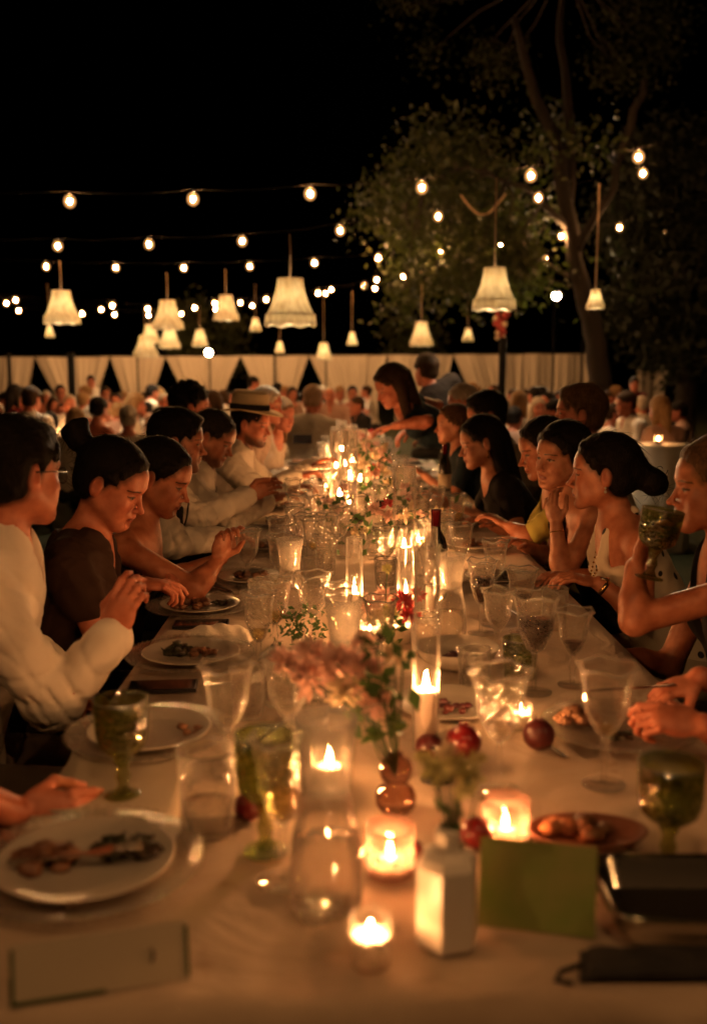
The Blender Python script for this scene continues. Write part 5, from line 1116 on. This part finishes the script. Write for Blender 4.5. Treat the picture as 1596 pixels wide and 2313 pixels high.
o, d = person('woman with a shiny one-shoulder strap, head bowed beside the bun woman', (362, 1076, 3.2), -8, -24, 0, 0, (-.80, 3.2, .53), [dict(w=(500, 1262, 3.55), curl=.6, fist=.5, dir=(.5, 0, .9), palm=(.4, -.8, 0)), dict(w=(490, 1268, 3.08), e=(440, 1330, 2.98), dir=(.30, 0, .95), palm=(.5, -.7, 0), curl=[.5, .8, .9, .95], fist=.7)],
   dict(kind='pulled', vol=.010, line=.080, noise=.0006, buns=[((0, -.115, -.02), (.04, .035, .04))]), DARK, 'tan', False, 1., [dict(c=(.03, .022, .02), neck='band', drop=.15, slant=-.4, name='dress', straps=[([(-.03, .10, -.20), (-.02, .085, -.08), (.02, .05, -.02)], 0, .012)]), ], legs=(.02, .018, .018))
o, d = person('dark-haired man with a black vest over white sleeves, reaching to a glass', (402, 996, 4.0), 6, -8, 0, 0, (-.92, 4.0, .53), [dict(w=(556, 1122, 4.25), e=(448, 1172, 4.15), curl=.6, fist=.5, palm=(0, -1, -.2)), dict(w=(500, 1216, 3.9), e=(392, 1226, 3.8), curl=.5)],
   dict(kind='short', vol=.015, top=True, line=.070), DARK, 'tan', True, 1.02, [SHIRT, VEST], beard=(.10, .05, .03), legs=(.012, .012, .014), fine=.0036)
o, d = person('man with cropped hair and black vest bowing his head over his plate', (482, 986, 4.6), -12, -28, 0, 0, (-.90, 4.65, .53), [dict(w=(640, 1110, 4.9)), dict(w=(600, 1135, 4.5), e=(520, 1175, 4.4))],
   dict(kind='short', vol=.006, line=.078), (.012, .009, .007), 'tan', True, 1.02, [SHIRT, VEST], beard=(.13, .065, .04), legs=(.012, .012, .014), fine=.0036)
o, d = person('bearded man in a straw hat with a black band', (566, 956, 5.35), -14, -10, 0, 0, (-.86, 5.35, .53), [dict(w=(700, 1055, 5.6)), dict(w=(665, 1080, 5.25), e=(590, 1110, 5.15))],
   dict(kind='short', vol=.006), DARK, 'ruddy', True, 1.02, SHIRT, beard=(.035, .018, .010), legs=(.05, .04, .03), fine=.0042)
def straw_hat(o, d):
    q = lambda x, y, z: d['H']+d['R']@(np.array([x, y, z])*d['s'])-d['base']; W2 = Matrix(np.array(d['R']).tolist()); hat = M.get('straw') or M.setdefault('straw', pbr('straw', (.55, .43, .26), .8, bump=.5, bscale=150)); r = []
    m = MB(); m.lathe([(.168, .0), (.17, .004), (.10, .012), (.098, .03), (.092, .085), (.080, .108), (.03, .100), (.0005, .098)], 40, mod=lambda a, z, w: (a*(1+.12*math.cos(w)**2*0), z+(.014*math.cos(2*w) if a > .15 else 0)))
    h = m.build('hat', hat, o); b = MB().lathe([(.1015, .013), (.1000, .040), (.0985, .041), (.0985, .013)], 40).build('hat_band', M['black_cloth'], h)
    R4 = W2.to_4x4(); h.matrix_basis = Matrix.Translation(Vector(q(0, -.015, .058))) @ R4 @ Matrix.Rotation(.10, 4, 'X') @ Matrix.Diagonal((.88, 1.08, 1.05, 1))
straw_hat(o, d)
o, d = person('curly-haired man half hidden behind the bowed men on the left', (432, 918, 5.7), 15, -5, 0, 0, (-1.08, 5.7, .56), (), dict(kind='curly', vol=.02, noise=.003, nscale=60), DARK, 'ruddy', True, 1.03, dict(SHIRT, c=(.10, .07, .05)), beard=(.06, .03, .02), fine=.0042)
o, d = person('man in a pale cap behind the straw hat', (604, 915, 6.7), -20, -5, 0, 0, (-.86, 6.7, .56), (), dict(kind='short', vol=.012), (.35, .29, .22), 'ruddy', True, 1.0, dict(SHIRT, c=(.4, .3, .24)), fine=.005)
o, d = person('woman with loose fair hair right of the straw hat', (636, 936, 7.3), -40, -10, 0, -20, (-.80, 7.3, .53), (), dict(kind='long', vol=.014, over_ear=True, locks=[((e*.06, -.03, .0), (e*.075, -.02, -.2), .035, .025) for e in (-1, 1)]+[((0, -.07, 0), (0, -.08, -.22), .06, .04)]), (.09, .05, .025), 'ruddy', False, 1., dict(c=(.55, .48, .40), neck='scoop', name='blouse', sleeve=.4), fine=.005)
# near hand at the left edge
o, d = person('guest at the near left corner, only a reddish fist on the cloth in view', (-520, 1060, 1.50), 10, -10, 0, 0, (-1.22, 1.45, .53), [dict(w=(-60, 1790, 1.72), curl=.5), dict(w=(35, 1838, 1.56), dir=(1, .10, .0), palm=(.1, .9, -.4), curl=[.75, .9, 1., 1.], fist=.8, fine=.004)], dict(kind='short', vol=.012), DARK, 'ruddy', True, 1.0, dict(c=(.03, .02, .02), neck='crew', sleeve=.3, name='shirt'), fine=.006)
# ------------------------------------------------------------------ right side of the table
o, d = person('woman in a black dress drinking from a green goblet at the right edge', (1612, 1096, 2.45), 176, -4, 0, 180, (1.12, 2.45, .53), [dict(w=(1432, 1282, 2.36), e=(1432, 1402, 2.31), dir=(.30, -.05, 1), palm=(.75, -.65, 0), curl=[.45, .5, .55, .6], fist=.3, flip=-1), dict(w=(1330, 1478, 2.56), e=(1510, 1505, 2.60), dir=(-1, .05, .05), palm=(0, 0, -1), curl=.2)],
   dict(kind='pulled', vol=.012, line=.076, noise=.0008, buns=[((0, -.12, .0), (.03, .03, .03))]), (.050, .027, .013), 'tan', False, 1.0, dict(c=(.010, .009, .010), neck='vee', name='dress', fold=.0015), legs=(.01, .009, .01))
gl = goblet(0, 0, 'dark green goblet held to the mouth of the woman in black', .165, .047, 'green_glass', 'goblet', 'white_wine', .3, G_GREEN, p=at(1464, 1306, 2.285), name='goblet'); gl.rotation_euler = (0, .17, 0)
o, d = person('woman with a low curly bun and spotted halter dress, wearing a bead necklace', (1362, 1068, 3.15), 164, -2, 0, 180, (1.10, 3.15, .53), [dict(w=(1352, 1318, 3.0), e=(1450, 1392, 2.95), dir=(-1, .1, .25), palm=(0, .2, -1), curl=.5), dict(w=(1290, 1300, 3.35), curl=.4)],
   dict(kind='pulled', vol=.014, line=.080, noise=.0014, nscale=110, buns=[((0, -.150, -.030), (.045, .042, .045)), ((.01, -.172, -.04), (.03, .026, .03)), ((0, -.10, .0), (.05, .05, .05))]), DARK, 'tan', False, 1., dict(c=(.55, .47, .36), neck='band', drop=.105, name='dress', dots=True, straps=[([(e*.080, .115, -.14), (e*.066, .105, -.08), (e*.052, .05, -.01), (e*.03, -.05, .015)], 0, .020) for e in (-1, 1)]), legs=(.40, .34, .26)); necklace(o, d); earring(o, d, -1, 'porcelain', .012); bracelet(o, d, -1, .014, 'gold', 'steel')
m = MB()
for k in range(7):     # loose curls round the bun
    a = d['H']+d['R']@np.array([RNG.uniform(-.03, .03), -.16+RNG.uniform(-.02, .02), -.01+RNG.uniform(-.03, .02)])-d['base']; u1, u2 = d['R'][:, 1]*-1, d['R'][:, 2]
    m.tube([a+u1*(.030*t*math.cos(5*t+k))+u2*(.035*t*math.sin(5*t+k*1.7)) for t in np.linspace(.2, 1, 12)], .0011, 5)
m.build('loose_curls', hair_mat(DARK), o)['kind'] = 'stuff'
o, d = person('dark-haired woman in a black halter resting her chin on her hand', (1268, 1030, 3.72), 208, -4, 3, 185, (1.08, 3.75, .53), [dict(w=(1256, 1190, 3.56), e=(1268, 1308, 3.50), dir=(-.28, .15, 1), palm=(.75, .6, .1), curl=[.55, .7, .8, .8], fist=.3), dict(w=(1180, 1230, 3.85), curl=.4)],
   dict(kind='pulled', vol=.016, line=.072, noise=.001, over_ear=True, locks=[((e*.062, -.015, .02), (e*.060, -.045, -.085), .026, .022) for e in (-1, 1)]+[((0, -.08, .0), (0, -.085, -.10), .055, .04)]), DARK, 'fair', False, 1.02, dict(c=(.012, .010, .010), neck='band', drop=.13, name='top', straps=[([(e*.075, .115, -.16), (e*.064, .105, -.08), (e*.05, .05, -.005), (e*.03, -.05, .015)], 0, .014) for e in (-1, 1)]), legs=(.01, .01, .01)); bracelet(o, d, -1, .004)
o, d = person('woman in a yellow dress looking down, behind the chin-resting woman', (1226, 1012, 4.15), 186, -18, 0, 180, (1.10, 4.15, .53), [dict(w=(1150, 1190, 4.0), e=(1190, 1215, 3.95)), dict(w=(1110, 1185, 4.3))],
   dict(kind='pulled', vol=.011, line=.080, noise=.0006, buns=[((0, -.115, .0), (.035, .035, .035))]), DARK, 'tan', False, 1.03, dict(c=(.48, .42, .10), neck='scoop', name='dress', sleeve=.42, fold=.004), legs=(.4, .36, .1), fine=.0036)
o, d = person('tall man with light brown hair leaning back behind the seated women', (1306, 934, 4.55), 172, 2, 0, 178, (1.34, 4.6, .60), (), dict(kind='short', vol=.016, top=True, line=.066), (.060, .032, .015), 'ruddy', True, 1.05, dict(SHIRT, c=(.42, .34, .26)), legs=(.1, .08, .06), fine=.0036)
o, d = person('woman with long black hair and an earring leaning over the table', (1086, 998, 4.85), 184, -14, 0, 180, (1.02, 4.85, .53), [dict(w=(1075, 1165, 4.65), curl=.5), dict(w=(1000, 1130, 5.0), curl=.5)],
   dict(kind='long', vol=.012, line=.076, over_ear=False, locks=[((e*.055, -.05, -.01), (e*.075, -.06, -.20), .034, .030) for e in (-1, 1)]+[((0, -.08, 0), (0, -.10, -.26), .06, .05)]), DARK, 'fair', False, 1.04, dict(c=(.014, .012, .012), neck='scoop', name='dress', sleeve=.25), fine=.0036); earring(o, d, -1, 'gold', .03)
o, d = person('dark-haired guest in a pale jacket behind the long-haired woman', (1096, 938, 5.5), 186, -10, 0, 180, (1.14, 5.5, .56), (), dict(kind='short', vol=.016, top=True), DARK, 'tan', True, 1.04, dict(SHIRT, c=(.45, .38, .30)), fine=.0042)
o, d = person('brown-haired girl in profile beyond the long-haired woman', (1022, 958, 6.0), 184, -4, 0, 180, (.98, 6.0, .50), [dict(w=(960, 1075, 5.9)), None], dict(kind='long', vol=.011, line=.078, over_ear=True, locks=[((0, -.08, 0), (0, -.09, -.2), .055, .035)]), (.05, .026, .013), 'fair', False, .98, dict(c=(.02, .035, .045), neck='crew', name='dress', sleeve=.3), fine=.0046)
o, d = person('grey-haired guest far along the right side', (1042, 908, 6.9), 190, -6, 0, 180, (1.16, 6.9, .56), (), dict(kind='short', vol=.012), (.30, .24, .18), 'ruddy', True, 1.0, dict(SHIRT, c=(.3, .24, .2)), fine=.005)
o, d = person('guest at the near right corner, only hands with a knife in view', (1900, 1010, 1.85), 180, -20, 0, 180, (1.28, 1.9, .53), [dict(w=(1590, 1640, 1.72), e=(1760, 1760, 1.72), dir=(-1, .2, .15), palm=(.2, .6, -.8), curl=[.6, .8, .9, 1.], fist=.6, fine=.004), dict(w=(1580, 1530, 1.95), e=(1760, 1600, 2.0), dir=(-1, -.1, -.35), palm=(-.2, .1, -1), curl=[.35, .55, .7, .8], fist=.5, fine=.004)], dict(kind='short', vol=.012), DARK, 'ruddy', False, 1.0, dict(c=(.03, .02, .02), neck='crew', sleeve=.3, name='top'), fine=.006)
cutlery('knife', at(1520, 1545, 1.93), 3.35, 'knife in the hands at the right edge', .0, .0).location = Vector(at(1525, 1548, 1.92)); bpy.context.view_layer.update()
# ------------------------------------------------------------------ standing at the far end
o, d = person('woman in a dark blue dress bending over the far end of the table', (884, 872, 6.5), 196, -26, 0, 182, (.98, 6.7, .93), [dict(w=(890, 962, 6.35), e=(965, 950, 6.3)), dict(w=(925, 965, 6.8))],
   dict(kind='long', vol=.018, over_ear=True, line=.074, locks=[((e*.06, -.03, .0), (e*.075, .01, -.21), .036, .03) for e in (-1, 1)]+[((0, -.08, .02), (0, -.07, -.26), .065, .05)]), (.022, .012, .007), 'ruddy', False, 1.08, dict(c=(.016, .030, .040), neck='scoop', name='dress', sleeve=.12), legs=(.016, .030, .040), fine=.0046, stand=True, group='standing guests')
o, d = person('man in a dark shirt standing behind the bending woman', (962, 836, 8.2), 120, -5, 0, 120, (1.02, 8.2, .92), (), dict(kind='short', vol=.016, top=True), (.02, .011, .006), 'ruddy', True, 1.05, dict(SHIRT, c=(.022, .014, .012)), legs=(.03, .03, .04), fine=.005, stand=True, group='standing guests')
o, d = person('broad man in a white shirt with his back turned at the far end', (706, 902, 9.0), 85, -12, 0, 80, (-.30, 8.85, .56), (), dict(kind='short', vol=.005), (.20, .13, .08), 'ruddy', True, 1.12, dict(SHIRT, c=(.66, .60, .50)), sw=.23, fine=.005)
def smartphone_held():
    p = at(683, 992, 8.3); o = empty('phone', p); tag(o, 'black phone held up beside the broad man in white', 'phone', 'black phones on the table'); MB().box((0, 0, 0), (.16, .010, .078)).build('body', M['black'], o, False); MB().box((0, -.0058, 0), (.15, .001, .07)).build('screen', M['screen'], o, False)
smartphone_held()

# ------------------------------------------------------------------ the crowd at the tables behind
GB = 'guests at the tables behind'
PROTO = {}
def proto(kind, man, hair, neck, stand=False, sleeve=.5):
    hz = 1.60 if stand else 1.20
    o, d = person('x', (.06, 0, hz, 0), 0, -6, 0, 0, (-.10, 0, .93 if stand else .53), (), hair, DARK, 'ruddy', man, 1., dict(c=WHITE, neck=neck, sleeve=sleeve, name='shirt', step=.016, nf=.012), fine=.0065, coarse=.02, stand=stand)
    for ob in [o]+list(o.children): ob.data.materials.clear(); ob.data.materials.append(None)
    PROTO[kind] = (o, np.array([.06+.10, 0, hz]))
LONG = dict(kind='long', vol=.014, over_ear=True, step=.008, locks=[((e*.058, -.03, .0), (e*.075, -.03, -.2), .034, .028) for e in (-1, 1)]+[((0, -.08, 0), (0, -.09, -.24), .06, .045)])
proto('man', True, dict(kind='short', vol=.012, step=.008), 'collar', sleeve=1.); proto('bald', True, dict(kind='short', vol=.003, line=.10, nape=-.05, step=.008), 'collar', sleeve=1.); proto('long', False, LONG, 'scoop', sleeve=.3)
proto('bun', False, dict(kind='pulled', vol=.011, line=.08, step=.008, buns=[((0, -.11, .03), (.04, .036, .04))]), 'scoop', sleeve=.2); proto('bare', False, dict(kind='pulled', vol=.012, line=.08, step=.008, buns=[((0, -.11, -.02), (.035, .03, .035))]), 'band', sleeve=0.); proto('stand', True, dict(kind='short', vol=.012, step=.008), 'collar', True, 1.)
_skincache = {}
def crowd(kind, u, v, y, yaw, label, hc, cc, scale=None):
    src, hp = PROTO[kind]; o = copy_tree(src); p = at(u, v, y); s = p[2]/hp[2] if scale is None else scale; s = max(.86, min(1.18, s)); a = math.radians(yaw); c, n = math.cos(a), math.sin(a)
    o.scale = (s, s, s); o.rotation_euler = (0, 0, a); o.location = (p[0]-s*hp[0]*c, p[1]-s*hp[0]*n, p[2]-s*hp[2]); tag(o, label, 'person', GB)
    for ob in [o]+list(o.children):
        m = M['skin'] if ob is o else hair_mat(hc) if ob.name.startswith('hair') else cloth_mat(cc) if ob.name.startswith('shirt') else cloth_mat((.03, .028, .026))
        ob.material_slots[0].link = 'OBJECT'; ob.material_slots[0].material = m
BR, BK, BL, GY = (.030, .016, .008), (.008, .006, .005), (.20, .12, .055), (.32, .27, .21)
W1, CR, RED, BKC, PK = (.80, .74, .66), (.62, .54, .44), (.16, .012, .016), (.014, .012, .012), (.42, .26, .20)
for a in [('long', 36, 893, 11.5, 60, 'woman in a red dress at the far left edge', BK, RED), ('man', 72, 902, 9.6, 75, 'man in a white shirt with his back turned at the far left', BR, W1), ('bald', 158, 912, 11.5, -70, 'bald red-faced man facing this way at the left', GY, W1),
 ('long', 172, 950, 8.6, 80, 'fair-haired woman with her back turned behind the man in glasses', BL, CR), ('stand', 206, 862, 17, -80, 'waiter in white standing before the drapes at the left', BK, W1), ('bare', 224, 925, 9.2, 70, 'bare-shouldered dark-haired woman with her back turned', BK, PK),
 ('long', 122, 915, 13.5, -60, 'woman in dark clothes between the white shirts at the left', BR, BKC), ('bun', 262, 905, 13.5, -90, 'woman in white facing this way left of the fair-haired one', BK, W1), ('long', 308, 912, 10.5, 20, 'fair-haired woman in cream left of the curly-haired man', BL, CR),
 ('man', 345, 886, 15, 40, 'dark-haired man in cream near the slim post', BK, CR), ('bald', 372, 908, 12, -50, 'grey-haired man facing this way beside the curly-haired man', GY, PK), ('man', 14, 905, 13, -30, 'dark-haired man at the left edge behind the red dress', BK, BKC),
 ('stand', 573, 866, 15, 10, 'waiter in white standing behind the straw hat', BK, W1), ('man', 625, 880, 17, 150, 'man in white left of the broad man with his back turned', BK, W1), ('long', 660, 890, 16, -70, 'woman in red behind the broad man in white', BR, PK),
 ('bald', 745, 892, 13, -95, 'red-faced bald man right of the broad man', GY, PK), ('man', 806, 915, 12.5, 200, 'dark-haired man in black left of the bending woman', BR, BKC), ('bun', 826, 885, 18, 180, 'woman in cream seated just left of the bending woman', BR, CR),
 ('long', 1172, 912, 9.5, 60, 'long fair-haired woman with her back turned at the right', BL, W1), ('man', 1205, 893, 13.5, 120, 'dark-haired man in white left of the tall man', BK, W1), ('bun', 1236, 905, 13, 200, 'woman in cream behind the tall man on the right', BK, CR),
 ('man', 1412, 912, 9.6, 190, 'man in a bright white shirt at the round table on the right', BR, W1), ('long', 1488, 925, 8.6, 110, 'long fair-haired woman at the round table on the right', BL, PK), ('bun', 1385, 935, 10.2, 0, 'woman in white at the left of the round table', BR, W1),
 ('stand', 1432, 868, 15, -90, 'dim figure in red standing under the dark tree', BK, RED), ('man', 1362, 880, 16, -60, 'dim man in black standing near the tree trunk', BK, BKC), ('bun', 1060, 890, 11, 190, 'woman with fair pinned hair behind the grey-haired guest', BL, CR),
 ('man', 985, 900, 12, 170, 'man in a red shirt behind the bending woman', BR, PK), ('long', 478, 905, 11.5, 170, 'brown-haired woman in pink behind the bowed men', BR, PK), ('bun', 535, 900, 13.5, 200, 'woman in white behind the straw hat', BK, W1), ('bald', 205, 935, 10.6, 100, 'bald man in cream behind the bun woman', GY, CR), ('bun', 290, 945, 8.4, 100, 'woman in a pale lace top with her back turned', GY, CR)]: crowd(*a)
RC = random.Random(4); NTH = ['first', 'second', 'third', 'fourth', 'fifth', 'sixth', 'seventh', 'eighth', 'ninth', 'tenth', 'eleventh', 'twelfth', 'thirteenth', 'fourteenth', 'fifteenth', 'sixteenth', 'seventeenth', 'eighteenth', 'nineteenth', 'twentieth', 'twenty-first', 'twenty-second', 'twenty-third', 'twenty-fourth']
for i, u in enumerate([52, 100, 140, 188, 240, 276, 325, 358, 395, 455, 505, 590, 645, 682, 728, 770, 790, 1075, 1110, 1150, 1190, 1225, 1255, 1395]):
    cn, cc = RC.choice([('white', W1), ('cream', CR), ('white', W1), ('black', BKC), ('pink', PK), ('white', W1)]); kd = RC.choice(['man', 'long', 'bun', 'bald', 'bare', 'man'])
    crowd(kd, u+RC.uniform(-6, 6), RC.uniform(884, 900), RC.uniform(14.5, 19), RC.choice([-90, -60, 60, 100, 160, 200, 20]), 'guest in %s in the last rows before the drapes, %s from the left' % (cn, NTH[i]), RC.choice([BK, BR, BL, BK, GY]), cc)
for i, (u, v, y) in enumerate([(-8, 935, 9.5), (112, 955, 10.0), (140, 930, 12.3), (190, 905, 13), (238, 940, 12), (268, 930, 11), (330, 925, 12.6), (362, 945, 9.4), (408, 925, 11.5), (1140, 925, 11.5), (1160, 945, 8.4), (1215, 920, 11), (1250, 930, 9.2), (1372, 905, 12.5), (1448, 915, 11.8), (1530, 930, 10.5)]):
    cn, cc = RC.choice([('white', W1), ('cream', CR), ('white', W1), ('pink', PK)]); kd = RC.choice(['man', 'long', 'bun', 'bald', 'man'])
    crowd(kd, u, v, y, RC.choice([-80, 70, 100, 160, 200, 20, 60]), 'guest in %s at the middle tables, %s from the left' % (cn, NTH[i]), RC.choice([BK, BR, BL, BK, GY]), cc)
for kname, (o, _) in PROTO.items():
    for ob in list(o.children)+[o]: bpy.data.objects.remove(ob)
def cloth_table(x, y, r, label, z=.75):
    o = empty('round_table', (x, y, 0)); tag(o, label, 'table', 'cloth-covered round tables'); n = 72
    def mod(q, zz, w): k = max(0, 1-zz/z); return q*(1+(.05*math.sin(w*11)+.03*math.sin(w*7+1))*k)
    MB().lathe([(r*1.05, .005), (r*1.02, z*.5), (r*1.0, z-.03), (r*.985, z-.004), (r*.96, z), (.0005, z)], n, mod=mod).build('cloth', M['white_cloth'], o)
    m = MB().tube([(0, 0, z-.02), (0, 0, .4)], .04, 10); m.build('pedestal', M['post'], o)
def crowd_candle(x, y, z=.75, label='small candle on the high round table at the right'):
    o = empty('table_candle', (x, y, z+.001)); tag(o, label, 'candle', 'candles on the tables behind'); MB().lathe([(.03, 0), (.033, .07), (.031, .071), (.028, .004)], 18).build('cup', M['thin_glass'], o); c = MB().lathe([(.0005, .003), (.026, .003), (.026, .03), (.0005, .03)], 16).build('candle', M['wax'], o); flame(c, .03)
p = at(1490, 1002, 8.1); cloth_table(p[0], 8.1, .21*1.15, 'cloth-covered high round table at the right', p[2]); crowd_candle(p[0]-.05, 8.0, p[2])
for (x, y, r, l) in [(-3.0, 10.9, .8, 'round table at the far left behind the red dress'), (-2.0, 9.6, .7, 'round table behind the woman with the high bun'), (-1.9, 13, .8, 'round table behind the curly-haired man'), (-.3, 11.3, .8, 'round table in front of the broad man in white'), (2.0, 11.6, .8, 'round table behind the tall man on the right')]:
    cloth_table(x, y, r, l)
    for k in range(3): crowd_candle(x+r*.45*math.cos(k*2.1), y+r*.45*math.sin(k*2.1), .75, ['right', 'farther left', 'nearer left'][k]+' candle on the '+l)
